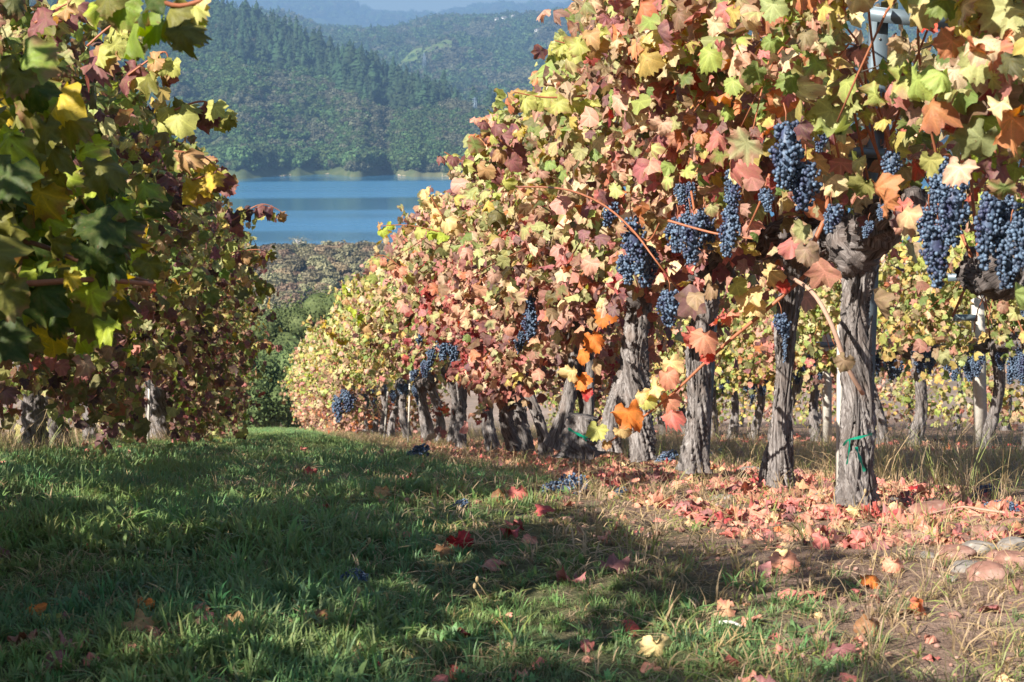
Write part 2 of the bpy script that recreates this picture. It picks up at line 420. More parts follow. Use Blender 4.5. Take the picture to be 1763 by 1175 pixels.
class Hill:
    def __init__(s, ridge, r0, r1, z0, shape=.8, amp=12, seed=0, back=True):
        s.x = [p[0] for p in ridge]; s.y = [p[1] for p in ridge]; s.r0, s.r1, s.z0, s.shape, s.amp, s.seed = r0, r1, z0, shape, amp, seed
        s.px = np.linspace(-500, 2300, 420); A = []; E = []
        for px in s.px:
            d = ray(px, float(np.interp(px, s.x, s.y))); h = math.hypot(d.x, d.y); A.append(math.atan2(d.x, d.y)); E.append(d.z / h)
        s.A = np.array(A); s.E = np.array(E)
    def pt(s, px, t):
        a = np.interp(px, s.px, s.A); e = np.interp(px, s.px, s.E)
        r0 = s.r0(px); r1 = s.r1(px); r = r0 + (r1 - r0) * t
        zr = EYE.z + e * r1
        tt = np.clip(t, 0, 1); z = s.z0 + (zr - s.z0) * tt ** s.shape
        z = z + s.amp * fbm(px / 110, t * 5 + 3, 4, s.seed) * np.clip(4 * tt * (1 - tt) , 0, 1)
        z = np.where(t > 1, zr - (t - 1) * (zr - s.z0) * 1.3, z)
        return np.stack([r * np.sin(a), r * np.cos(a), z], -1)
    def build(s, name, mat, nt=60):
        T = np.concatenate([[-.04], np.linspace(0, 1.5, nt)])
        PX, TT = np.meshgrid(s.px, T); V = s.pt(PX, TT); V[0, :, 2] = s.z0 - 6
        nx = len(s.px); a = (np.arange(len(T) - 1)[:, None] * nx + np.arange(nx - 1)[None]).ravel()
        return tag(link(name, mesh(name, V.reshape(-1, 3), np.stack([a, a + 1, a + nx + 1, a + nx], 1), mat)), kind='structure')
base1 = lambda px: 1312 + 70 * fbm(np.asarray(px, float) / 55, np.zeros_like(np.asarray(px, float)), 3, 9)
rid1 = [(-500, -230), (-150, -150), (100, -75), (250, -25), (400, 28), (500, 64), (600, 108), (700, 152), (800, 186), (900, 214), (1100, 246), (1400, 268), (2300, 262)]
h1 = Hill(rid1, base1, lambda px: base1(px) + np.clip((300 - np.interp(px, [p[0] for p in rid1], [p[1] for p in rid1])) * 2.0, 70, 900), LAKE + 2.0, .85, 9, 31)
h1.build('near_hill', M['hill_forest'])
rid2 = [(-500, 30), (-150, 20), (300, 18), (480, 26), (560, 56), (670, 57), (705, 46), (760, 36), (850, 38), (950, 28), (1050, 16), (1300, 0), (1900, -15), (2300, -20)]
h2 = Hill(rid2, lambda px: 2050 + 0 * px, lambda px: 3900 + 0 * px, -42, .8, 42, 41)
h2.build('middle_hill', M['hill_forest'])
rid3 = [(-500, -30), (-150, -28), (400, -6), (480, 6), (560, 10), (610, 18), (645, 32), (700, 36), (760, 36), (830, 22), (880, 17), (960, 20), (1100, 4), (1900, -10), (2300, -10)]
h3 = Hill(rid3, lambda px: 6000 + 0 * px, lambda px: 9300 + 0 * px, 40, .8, 60, 51)
h3.build('far_mountain', M['hill_far'])

# sandy, pale shoreline under the trees
def shore_strip():
    V = []; F = []; px = np.linspace(380, 1300, 240)
    for t in (-.012, .0, .012, .03):
        P = h1.pt(px, np.full_like(px, t)); P[:, 2] = LAKE + {-.012: -.3, .0: 1.0, .012: 2.2, .03: 2.6}[t] + 1.6 * np.clip(fbm(px / 16, px * 0 + t * 40, 3, 77), -.2, 1); V.append(P)
    V = np.array(V); nx = len(px); a = (np.arange(3)[:, None] * nx + np.arange(nx - 1)[None]).ravel()
    tag(link('shore', mesh('shore', V.reshape(-1, 3), np.stack([a, a + 1, a + nx + 1, a + nx], 1), M['shore'])), kind='structure')
shore_strip()

# ------------------------------------------------------------------ trees
def ico(sub):
    bm = bmesh.new(); bmesh.ops.create_icosphere(bm, subdivisions=sub, radius=1)
    V = np.array([v.co[:] for v in bm.verts]); F = np.array([[v.index for v in f.verts] for f in bm.faces]); bm.free(); return V, F
ICO = {k: ico(k) for k in (1, 2, 3, 4)}
def cards(P, N, size, r, jitter=.5):
    """leaf-sized triangles pairs at P facing roughly N"""
    n = len(P); N = N + r.normal(0, jitter, (n, 3)); N /= np.linalg.norm(N, axis=1, keepdims=True) + 1e-9
    a = np.cross(N, r.normal(0, 1, (n, 3))); a /= np.linalg.norm(a, axis=1, keepdims=True) + 1e-9; b = np.cross(N, a)
    s = (size * r.uniform(.6, 1.3, n))[:, None]
    V = np.stack([P - a * s, P - b * s * .55 + N * s * .15, P + a * s, P + b * s * .55], 1).reshape(-1, 3)
    k = np.arange(n)[:, None] * 4
    return V, np.concatenate([k + [0, 1, 2], k + [0, 2, 3]])
def crown_mesh(name, seed, ncard, size, flat=.8, core=2, lobes=9, mat=None, fill=.86):
    r = np.random.RandomState(seed); parts = []
    C = r.normal(0, 1, (lobes, 3)); C /= np.linalg.norm(C, axis=1, keepdims=True); C *= r.uniform(.25, .62, (lobes, 1)); C[:, 2] = C[:, 2] * flat + .08
    rad = r.uniform(.34, .55, lobes)
    per = ncard // lobes
    for c, q in zip(C, rad):
        V, F = ICO[core]; d = 1 + .35 * fbm(V[:, 0] * 2.2 + seed + c[0] * 9, V[:, 1] * 2.2 + V[:, 2] * 1.7, 3, seed)
        parts.append((V * d[:, None] * q * fill + c, F))
        P = r.normal(0, 1, (per, 3)); P /= np.linalg.norm(P, axis=1, keepdims=True)
        parts.append(cards(P * q * r.uniform(.6, 1.18, (per, 1)) + c, P, size, r, .6))
    V, F = join(parts); V[:, 2] = V[:, 2] * .9 + .95
    return mesh(name, V, F, mat, False)
def conifer_parts(seed, mat):
    r = np.random.RandomState(seed); parts = []; n = 13
    for i in range(n):
        f = i / n; z = .12 + .86 * f; q = .30 * (1 - f) ** .75 * r.uniform(.7, 1.15) + .012; k = 9
        a = np.arange(k) * 2 * pi / k + r.uniform(0, 6); rr = q * r.uniform(.55, 1.2, k)
        ox, oy = r.normal(0, .018, 2); V = np.concatenate([[[ox, oy, z + .10]], np.stack([ox + rr * np.cos(a), oy + rr * np.sin(a), z - rr * .45 + r.normal(0, .02, k)], 1)])
        parts.append((V, np.array([[0, 1 + j, 1 + (j + 1) % k] for j in range(k)])))
    V, F = join(parts); crown = mesh('crown', V, F, mat, False)
    V, F, U = tube([Vector((0, 0, z)) for z in (0, .4, .9)], [.018, .012, .003], 5)
    return crown, mesh('trunk', V, F, M['wood'], True, U)

protos = bpy.data.collections.new('scatter_sources')     # never linked to the scene: only the scatters below draw from it
def proto_col(name, meshes):
    c = bpy.data.collections.new(name)
    for i, me in enumerate(meshes):
        o = bpy.data.objects.new(f'{name}_{i:02d}', me); c.objects.link(o)
    return c
def scatter(name, pts, rz, scale, idx, col, sources, kind='stuff', tilt=None):
    n = len(pts); me = bpy.data.meshes.new(name); me.vertices.add(n); me.vertices.foreach_set('co', np.asarray(pts, np.float32).ravel())
    a = me.attributes.new('rot', 'FLOAT_VECTOR', 'POINT'); rot = np.zeros((n, 3), np.float32); rot[:, 2] = rz
    if tilt is not None: rot[:, :2] = tilt
    a.data.foreach_set('vector', rot.ravel())
    a = me.attributes.new('siz', 'FLOAT_VECTOR', 'POINT'); sc = np.asarray(scale, np.float32); sc = np.repeat(sc[:, None], 3, 1) if sc.ndim == 1 else sc
    a.data.foreach_set('vector', sc.astype(np.float32).ravel())
    a = me.attributes.new('pick', 'INT', 'POINT'); a.data.foreach_set('value', np.asarray(idx, np.int32))
    a = me.attributes.new('col', 'FLOAT_COLOR', 'POINT'); a.data.foreach_set('color', np.asarray(col, np.float32).ravel())
    o = tag(link(name, me), kind=kind)
    g = bpy.data.node_groups.new(name + '_scatter', 'GeometryNodeTree')
    g.interface.new_socket('Geometry', in_out='INPUT', socket_type='NodeSocketGeometry'); g.interface.new_socket('Geometry', in_out='OUTPUT', socket_type='NodeSocketGeometry')
    gi = g.nodes.new('NodeGroupInput'); go = g.nodes.new('NodeGroupOutput'); ip = g.nodes.new('GeometryNodeInstanceOnPoints'); ci = g.nodes.new('GeometryNodeCollectionInfo')
    ci.inputs['Collection'].default_value = sources; ci.inputs['Separate Children'].default_value = True; ci.inputs['Reset Children'].default_value = True
    def named(nm, ty):
        q = g.nodes.new('GeometryNodeInputNamedAttribute'); q.data_type = ty; q.inputs[0].default_value = nm; return q.outputs[0]
    ip.inputs['Pick Instance'].default_value = True
    L = g.links.new
    L(gi.outputs[0], ip.inputs['Points']); L(ci.outputs[0], ip.inputs['Instance']); L(named('pick', 'INT'), ip.inputs['Instance Index'])
    L(named('rot', 'FLOAT_VECTOR'), ip.inputs['Rotation']); L(named('siz', 'FLOAT_VECTOR'), ip.inputs['Scale']); L(ip.outputs[0], go.inputs[0])
    md = o.modifiers.new('scatter', 'NODES'); md.node_group = g
    return o
white = lambda n: np.ones((n, 4), np.float32)

crown_far = [crown_mesh('far_crown', 100 + i, 420, .17, .75, 1, 9, m, .7) for i, m in enumerate((M['forest_green'], M['forest_green'], M['forest_green'], M['forest_brown'], M['forest_brown']))]
conif = [conifer_parts(200 + i, M['conifer']) for i in range(6)]
far_src = proto_col('far_trees', crown_far + [c[0] for c in conif])
def conif_zone(px, t):
    """how much of hill 1 near the ridge is conifers"""
    band = np.interp(px, [-200, 250, 400, 550, 690, 740, 800], [.40, .42, .40, .38, .46, .25, 0])
    return t > 1 - band - .10 * (fbm(px / 35, t * 9, 3, 61))
def hill_forest(name, hill, n, s0, s1, conifers, seed, t0=.01):
    r = np.random.RandomState(seed); px = r.uniform(-60, 1850, n); t = r.uniform(t0, 1.03, n)
    P = hill.pt(px, t); br = fbm(px / 60, t * 6, 4, seed) + (.25 * np.clip((px - 560) / 300, -1, 1) if conifers else 0)
    idx = np.where(br + r.normal(0, .25, n) > .12, 3, 0) + r.randint(0, 2, n); idx = np.where(idx == 1, r.randint(0, 3, n), idx)
    sc = r.uniform(s0, s1, n)
    cz = conif_zone(px, t) if conifers else (fbm(px / 90, t * 7, 3, seed + 1) > .10)
    idx = np.where(cz & (r.uniform(0, 1, n) < .55), r.randint(5, 11, n), idx)
    S = np.repeat(sc[:, None], 3, 1); con = idx >= 5
    h = 7 + 15 * r.uniform(0, 1, n) ** 1.4 * (.6 + .8 * vnoise2(px / 9, t * 60, 5)) * (1 if conifers else 1.15); wd = r.uniform(.8, 1.35, n); S[con] = np.stack([h * wd, h * wd, h], 1)[con]
    P[:, 2] -= np.where(con, .5, sc * .55)
    return P, r.uniform(0, 6.28, n), S, idx, px, t
P, rz, S, idx, px, t = hill_forest('forest', h1, 19000, 2.8, 6.2, True, 71)
con = np.where((idx >= 5) & (px > 60) & (px < 960))[0]
vis = con[np.argsort(-t[con] + .0001 * px[con])][:230]          # the ones against the ridge line
keep = np.ones(len(P), bool); keep[vis] = False
scatter('hill_forest', P[keep], rz[keep], S[keep], idx[keep], white(keep.sum()), far_src)
for k in vis:
    c, tr = conif[int(idx[k]) - 5]
    o = empty('conifer_tree', P[k], rz[k]); o.scale = S[k]
    tag(o, 'dark pointed conifer standing on the ridge of the wooded hill across the lake', 'tree', 'conifers along the ridge across the lake')
    link('crown', c, o); link('trunk', tr, o)
P, rz, S, idx, px, t = hill_forest('forest', h2, 15000, 8, 15, False, 81)
scatter('distant_forest', P, rz, S, idx, white(len(P)), far_src)
r = np.random.RandomState(3); px = r.uniform(0, 1763, 2600); P = h3.pt(px, r.uniform(.6, 1.02, 2600))
scatter('mountain_forest', P, r.uniform(0, 6, 2600), r.uniform(18, 34, 2600), r.randint(0, 8, 2600), white(2600), far_src)

# dense tree belt just above the shore
r = np.random.RandomState(12); n = 420; px = r.uniform(330, 1250, n); P = h1.pt(px, r.uniform(.02, .05, n)); sc = r.uniform(4.5, 8.5, n); P[:, 2] -= sc * .3
scatter('shore_woodland', P, r.uniform(0, 6, n), sc, r.randint(0, 3, n), white(n), far_src)

# green vineyard patch, pylons and houses far away on the middle hill
def strip_on(hill, name, pxs, ts, mat, lift):
    PX, TT = np.meshgrid(pxs, ts); V = hill.pt(PX, TT); V[..., 2] += lift; nx = len(pxs)
    a = (np.arange(len(ts) - 1)[:, None] * nx + np.arange(nx - 1)[None]).ravel()
    return link(name, mesh(name, V.reshape(-1, 3), np.stack([a, a + 1, a + nx + 1, a + nx], 1), mat))
def ray_hill(hill, px, py):
    best = None
    for t in np.linspace(.01, 1, 300):
        p = hill.pt(np.array([px]), np.array([t]))[0]; q = proj(p)[0]
        if q[1] <= py: return p, t
    return p, t
_, tq = ray_hill(h2, 730, 104)
tag(strip_on(h2, 'vineyard_field', np.linspace(672, 778, 14), np.linspace(tq - .02, tq + .035, 6), M['field'], 13), kind='structure')
def pylon(px, py, H, y_up, hill):
    p, _ = ray_hill(hill, px, py)
    o = empty('power_pylon', (p[0], p[1], p[2] + y_up), .4)
    parts = []
    def bar(a, b, w=.35):
        a = Vector(a); b = Vector(b); d = b - a; parts.append(box(*((a + b) / 2), w, w, d.length, d.to_track_quat('Z', 'Y').to_matrix().to_4x4()))
    legs = []
    for sx, sy in ((-1, -1), (1, -1), (1, 1), (-1, 1)):
        a = Vector((sx * H * .11, sy * H * .11, 0)); b = Vector((sx * H * .02, sy * H * .02, H)); v, f = box(*((a + b) / 2), .55, .55, (b - a).length, (b - a).to_track_quat('Z', 'Y').to_matrix().to_4x4())
        link('leg', mesh('leg', v, f, M['steel'], False), o); legs.append((a, b))
    for k in range(6):
        for i in range(4):
            a = legs[i][0].lerp(legs[i][1], k / 6); b = legs[(i + 1) % 4][0].lerp(legs[(i + 1) % 4][1], (k + 1) / 6); bar(a, b)
    v, f = join(parts); link('brace', mesh('brace', v, f, M['steel'], False), o)
    for z in (.72, .82, .92):
        v, f = box(0, 0, H * z, H * .36, .5, .5); link('crossarm', mesh('crossarm', v, f, M['steel'], False), o)
    return o
tag(pylon(818, 200, 13, 1, h1), 'pale lattice power pylon rising from the brown slope above the lake', 'pylon')
tag(pylon(730, 132, 22, 9, h2), 'pale lattice power pylon in the dark trees below the green field', 'pylon')
for i, (px_, py_, w) in enumerate(((855, 44, 7), (868, 42, 9), (884, 38, 6), (925, 66, 6))):
    p, _ = ray_hill(h2, px_, py_ + 4); o = empty('white_house', (p[0], p[1], p[2] + 4), .3 * i)
    v, f = box(0, 0, 8, w, 6, 7); link('wall', mesh('wall', v, f, M['white_paint'], False), o)
    v = np.array([[-w / 2 - .5, -4, 11.5], [w / 2 + .5, -4, 11.5], [w / 2 + .5, 4, 11.5], [-w / 2 - .5, 4, 11.5], [-w / 2, 0, 13.5], [w / 2, 0, 13.5]]); link('roof', mesh('roof', v, [(0, 1, 5, 4), (2, 3, 4, 5), (1, 2, 5), (3, 0, 4), (3, 2, 1, 0)], M['roof'], False), o)
    tag(o, ['small white house lowest of the cluster among the trees on the far blue hill', 'widest white house in the middle of the cluster on the far blue hill', 'tiny white house topmost of the cluster on the far blue hill', 'lone white house set apart from the cluster on the far blue hill'][i], 'house', 'white houses on the far hill')

# tan scrub oaks on the knoll in front of the lake
scrub = [crown_mesh('crown', 300 + i, 1500, .15, .8, 1, 12, m, .5) for i, m in enumerate((M['scrub'], M['scrub'], M['scrub_orange'], M['scrub'], M['scrub_orange']))]
V, F, U = tube([Vector((0, 0, -.3)), Vector((.05, 0, .3)), Vector((0, .05, .8))], [.08, .06, .03], 6); scrub_trunk = mesh('trunk', V, F, M['pale_wood'], True, U)
r = np.random.RandomState(14); cnt = 0; pts = []
for _ in range(5200):
    y = r.uniform(432, 575); x = r.uniform(-.14, .30) * y
    if any((x - a) ** 2 + (y - b) ** 2 < 2.7 ** 2 for a, b in pts): continue
    if 455 < y < 478 and .035 * y < x < .075 * y: continue       # the bare patch
    pts.append((x, y))
pts.sort(key=lambda q: q[1]); shown = 0; rest = []
for x, y in pts:
    z = gz(x, y); q = proj((x, y, z + 2))[0]
    s = r.uniform(1.6, 3.4)
    if 410 < q[0] < 720 and shown < 280:
        o = empty('scrub_tree', (x, y, z), r.uniform(0, 6)); o.scale = (s, s, s * .95); i = r.randint(0, 5)
        lab = ('low tan-grey scrub oak on the knoll in front of the lake' if i in (0, 1, 3) else 'low rusty-brown scrub oak on the knoll in front of the lake')
        tag(o, lab, 'tree', 'tan-grey scrub oaks on the knoll' if i in (0, 1, 3) else 'rusty scrub oaks on the knoll')
        link('crown', scrub[i], o); link('trunk', scrub_trunk, o); shown += 1
    else: rest.append((x, y, z, s))
rest = np.array(rest); scatter('scrub_woodland', rest[:, :3], r.uniform(0, 6, len(rest)), rest[:, 3], r.randint(0, 5, len(rest)), white(len(rest)), proto_col('scrub_sources', scrub))
# bare pale tree breaking the skyline of the knoll
b = at(512, 428, 548); o = tag(empty('bare_tree', (b.x, 548, gz(b.x, 548) - .5)), 'bare pale tree with a flat top sticking up over the knoll against the lake', 'tree')
rr = random.Random(4)
H0 = at(514, 412, 548).z - o.location.z
V, F, U = tube(smooth_path([(0, 0, 0), (.3, 0, H0 * .5), (-.2, 0, H0)], 8), .16, 6); link('trunk', mesh('trunk', V, F, M['pale_wood'], True, U), o)
for k in range(9):
    a = rr.uniform(0, 6.28); q = rr.uniform(1.2, 2.6); z = H0 * rr.uniform(.55, .9)
    V, F, U = tube(smooth_path([(0, 0, z), (q * .5 * cos(a), q * .5 * sin(a), z + .7), (q * cos(a), q * sin(a), z + rr.uniform(.6, 1.6))], 6), .07, 5); link('branch', mesh('branch', V, F, M['pale_wood'], True, U), o)
pc = np.array([[rr.gauss(0, 1.6), rr.gauss(0, 1), H0 * .95 + rr.gauss(.3, .35)] for _ in range(160)]); v, f = cards(pc, np.tile([0, -1, .5], (160, 1)), .16, np.random.RandomState(2), .8)
link('crown', mesh('crown', v, f, M['scrub'], False), o)

# evergreen oaks below the crest of the vineyard
def oak(px, py_top, y, R_, H, seed, label):
    top = at(px, py_top, y); base = gz(top.x, y); o = tag(empty('oak_tree', (top.x, y, base)), label, 'tree', 'green oaks below the vineyard'); H = top.z - base
    r = np.random.RandomState(seed); parts = []; nl = 34
    C = r.normal(0, 1, (nl, 3)); C /= np.linalg.norm(C, axis=1, keepdims=True); C *= r.uniform(.35, .8, (nl, 1)); C = C * [R_, R_, H * .36] + [0, 0, H * .60]
    for c in C:
        q = r.uniform(.20, .34) * R_; V, F = ICO[2]; parts.append((V * q * .8 * (1 + .3 * fbm(V[:, 0] * 2 + c[0], V[:, 1] * 2 + V[:, 2], 3, seed))[:, None] + c, F))
        n = 620; P_ = r.normal(0, 1, (n, 3)); P_ /= np.linalg.norm(P_, axis=1, keepdims=True)
        parts.append(cards(P_ * q * (1.0 + .22 * r.normal(0, 1, (n, 1))) + c, P_, .085, r, .7))
    V, F = join(parts); link('crown', mesh('crown', V, F, M['oak'], False), o)
    for k in range(5):
        a = k * 1.3; V, F, U = tube(smooth_path([(0, 0, -.5), (.2 * cos(a), .2 * sin(a), H * .25), (R_ * .5 * cos(a), R_ * .5 * sin(a), H * .62)], 8), [.35 - .03 * i for i in range(9)], 7)
        link('trunk' if k == 0 else 'branch', mesh('limb', V, F, M['wood'], True, U), o)
oak(528, 468, 112, 4.3, 9, 1, 'big round dark-green oak crown between the vine rows, nearest the scrub knoll')
oak(415, 505, 120, 4.4, 9, 2, 'green oak crown mostly hidden behind the end of the shaded vine row')
oak(640, 520, 118, 4.0, 9, 3, 'green oak crown hidden behind the end of the sunlit vine row')
oak(480, 596, 84, 2.6, 5, 4, 'small low oak just beyond the crest, in front of the big round oak')
oak(430, 612, 78, 2.2, 5, 5, 'small bushy oak beyond the crest beside the shaded row end')

# ------------------------------------------------------------------ leaves
OUT_HI = [(0, 1.0), (8, .86), (15, .95), (22, .81), (30, .76), (38, .90), (44, .80), (53, .98), (62, .82), (70, .90), (80, .72), (90, .86), (97, .77), (106, .90), (117, .72), (130, .78), (142, .64), (156, .62), (171, .22)]
OUT_LO = [(0, 1.0), (14, .86), (31, .66), (53, .92), (79, .68), (106, .83), (135, .72), (165, .46)]
def leaf_geo(seed, hi=True, crumple=1.0):
    """lobed leaf: centre, a ring of eight, toothed outline; folded along the midrib, cupped, curled"""
    r = random.Random(seed); o = OUT_HI if hi else OUT_LO
    pts = [(a, q) for a, q in o] + [(360 - a, q) for a, q in reversed(o) if a > 0]
    cup = r.uniform(-.75, .45) * crumple; wave = r.uniform(.08, .26) * crumple; fold = r.uniform(-.15, .75) * min(crumple, 1.6); ph = r.uniform(0, 6); ph2 = r.uniform(0, 6); asym = r.uniform(-.14, .14); curl = r.uniform(.1, .8) * crumple; roll = r.uniform(-.5, .5) * crumple
    def bend(x, y, j=0):
        q = math.hypot(x, y); a = math.atan2(x, y)
        z = cup * q * q * .5 + wave * q * q * sin(a * 5 + ph) + .7 * wave * q * sin(a * 2 + ph2) - fold * abs(x) * .55 - curl * max(0, y) ** 2 * .5 + roll * x * x * x + j
        return x * (1 - .22 * abs(fold) - .08 * abs(roll)), y * (1 - .12 * curl), z
    V = [(0, -.05, 0)]; UV = [(0, 0)]; ring = 8 if hi else 0
    for k in range(ring):
        a = R(k * 45 + 4); q = .5 if k != 4 else .3; x, y = q * sin(a), q * cos(a); V.append(bend(x, y, r.uniform(-.03, .05))); UV.append((x, y))
    deep = r.uniform(.45, 1.05)
    for a, q in pts:
        if 10 < a < 350 and not 168 < a < 192: q = .82 + (q - .82) * deep
        q *= r.uniform(.93, 1.07) * (1 + asym * sin(R(a))); x, y = q * sin(R(a)), q * cos(R(a)); V.append(bend(x, y, r.uniform(-.03, .03) * crumple)); UV.append((x, y))
    n = len(pts); F = []
    if not ring: F = [(0, 1 + (i + 1) % n, 1 + i) for i in range(n)]
    else:
        F = [(0, 1 + (k + 1) % 8, 1 + k) for k in range(8)]; nr = lambda a: int(round((a - 4) / 45)) % 8
        for i in range(n):
            a0, a1 = pts[i][0], pts[(i + 1) % n][0] + (360 if i == n - 1 else 0); k0, k1 = nr(a0), nr(a1)
            F.append((1 + k0, 9 + (i + 1) % n, 9 + i))
            if k0 != k1: F.append((1 + k0, 1 + k1, 9 + (i + 1) % n))
    return np.array(V), np.array(F), np.array(UV)
LEAF_HI = [leaf_geo(i, True, 1.0 + (i % 4) * .35) for i in range(22)]
LEAF_LO = [leaf_geo(40 + i, False, 1.2) for i in range(12)]
LEAF_DRY = [leaf_geo(80 + i, True, 2.0) for i in range(12)]
LEAF_ME = [mesh('leaf', v, f, M['leaf'], True, u) for v, f, u in LEAF_HI]
LEAF_LO_ME = [mesh('leaf', v, f, M['leaf'], True, u) for v, f, u in LEAF_LO]
DRY_ME = [mesh('fallen_leaf', v, f, M['dry_leaf'], True, u) for v, f, u in LEAF_DRY]

PAL = {k: np.array(s2l(v)) for k, v in dict(
    pale=(176, 176, 98), green=(120, 140, 56), olive=(112, 110, 52), yellow=(205, 178, 62), lime=(158, 172, 60), salmon=(206, 142, 116), pink=(196, 110, 100),
    cream=(216, 188, 134), red=(190, 70, 60), orange=(214, 122, 56), mauve=(130, 84, 84), brown=(134, 96, 66), crimson=(160, 40, 46), plum=(78, 50, 58), tan=(176, 138, 96), dark=(62, 78, 34)).items()}
def pick_colors(weights, n, r):
    k = list(weights); w = np.array([weights[q] for q in k], float); w /= w.sum()
    i = r.choice(len(k), n, p=w); C = np.array([PAL[q] for q in k])[i]
    g = C.mean(1, keepdims=True); C = g + (C - g) * .74
    C = C * r.uniform(.72, 1.2, (n, 1)) * (1 + r.normal(0, .06, (n, 3)))
    return np.clip(C, .005, .95)
def frames(N, T):
    N = N / (np.linalg.norm(N, axis=1, keepdims=True) + 1e-9)
    T = T - N * (T * N).sum(1, keepdims=True); T /= np.linalg.norm(T, axis=1, keepdims=True) + 1e-9
    X = np.cross(T, N); return np.stack([X, T, N], 2)        # columns x (side), y (tip), z (face)
def leaf_mass(P, Rm, S, C, geos, r, base):
    """all leaves as one mesh, coordinates relative to base"""
    Vs = []; Fs = []; Us = []; Cs = []; n = 0
    which = r.randint(0, len(geos), len(P))
    for g, (v, f, u) in enumerate(geos):
        i = np.where(which == g)[0]
        if not len(i): continue
        W = np.einsum('nij,vj->nvi', Rm[i], v) * S[i, None, None] + P[i, None, :] - np.array(base)
        Vs.append(W.reshape(-1, 3)); k = len(v)
        Fs.append((f[None] + (np.arange(len(i)) * k)[:, None, None]).reshape(-1, 3) + n)
        Us.append(np.tile(u, (len(i), 1))); Cs.append(np.repeat(C[i], k, 0)); n += len(i) * k
    return np.concatenate(Vs), np.concatenate(Fs), np.concatenate(Us), np.concatenate(Cs)
def leaf_object(parent, base, p, Rm, s, c, mes, r, name='leaf'):
    o = bpy.data.objects.new(name, mes[r.randint(0, len(mes))]); COL.objects.link(o); o.parent = parent
    m = Matrix(Rm.tolist()); o.location = Vector(p) - Vector(base); o.rotation_euler = m.to_euler(); o.scale = (s, s, s); o.color = tuple(c); return o

CARVE = []      # (px, py, radius in photo px, distance): nothing hangs in front of these bunches and stems

SUNLIT = []; SDN = np.array(sdir)
class Row:
    def __init__(s, xc, side, W, hb, ht, pal, dens, top_noise=.15): s.xc, s.side, s.W, s.hb, s.ht, s.pal, s.dens, s.tn = xc, side, W, hb, ht, pal, dens, top_noise

def canopy(row, y0, y1, n, r, aisle=.74):
    per = 5; m = n // per
    y = r.uniform(y0, y1, m); u = r.uniform(0, 1, m) ** .85
    seed = 17 if row.side < 0 else 29
    hb = row.hb(y) + .22 * fbm(y * 1.7, y * 0 + 3, 2, seed); ht = row.ht(y) * (1 + row.tn * fbm(y * 1.3, y * 0, 2, seed + 1))
    h = hb + (ht - hb) * u
    face = np.where(r.uniform(0, 1, m) < aisle, 1., -1.)
    w = np.interp(u, [0, .2, .45, .82, .93, 1], [.62, .82, .95, 1, .86, .5]) * row.W(y) * (1 + .55 * fbm(y * 1.6, h * 2.1, 3, seed + 5))
    e = np.clip(r.exponential(.10, m), 0, .6)
    x = row.xc(y) + row.side * face * np.maximum(w - e, -.1)
    # in the crown's own top, leaves also lie on top
    out = np.stack([row.side * face * (1.05 - .4 * u), r.normal(0, .35, m), r.normal(-.25, .5, m) + .9 * (u > .85)], 1); out /= np.linalg.norm(out, axis=1, keepdims=True)
    start = np.stack([x, y, ground_z(x, y) + h], 1) - out * .08
    k = np.tile(np.arange(per), (m, 1)); s = (k + r.uniform(-.4, .4, (m, per))) * np.where(r.uniform(0, 1, m) < .14, .115, .058)[:, None]
    P = start[:, None, :] + out[:, None, :] * s[..., None] + r.normal(0, .045, (m, per, 3)); P[..., 2] -= s * s * .9
    P = P.reshape(-1, 3); O = np.repeat(out, per, 0); F = np.repeat(face, per); U = np.repeat(u, per); E = np.repeat(e, per); n = len(P)
    N = np.stack([row.side * F * .75, np.full(n, -.45), np.full(n, .42)], 1) + r.normal(0, .62, (n, 3))
    T = np.stack([row.side * F * .25 + r.normal(0, .4, n), r.normal(0, .4, n), -1.0 + r.normal(0, .35, n)], 1) + O * .4
    S = np.clip(r.normal(.047, .014, n), .020, .085)
    H = P[:, 2] - ground_z(P[:, 0], P[:, 1])
    ok = H > .04
    for c in SUNLIT:
        d = P - c; t = d @ SDN; near = np.linalg.norm(d - t[:, None] * SDN, axis=1)
        ok &= ~((near < .15) & (t > 0) & (t < 1.6) & (r.uniform(0, 1, n) < .85))
    q = proj(P); dist = q[:, 2]
    for (cx, cy_, cr, cd) in CARVE:
        ok &= ~(((q[:, 0] - cx) ** 2 + (q[:, 1] - cy_) ** 2 < cr * cr) & (dist < cd + .03))
    return P[ok], N[ok], T[ok], S[ok], H[ok], F[ok], E[ok], U[ok], np.repeat(np.arange(m), per)[ok]

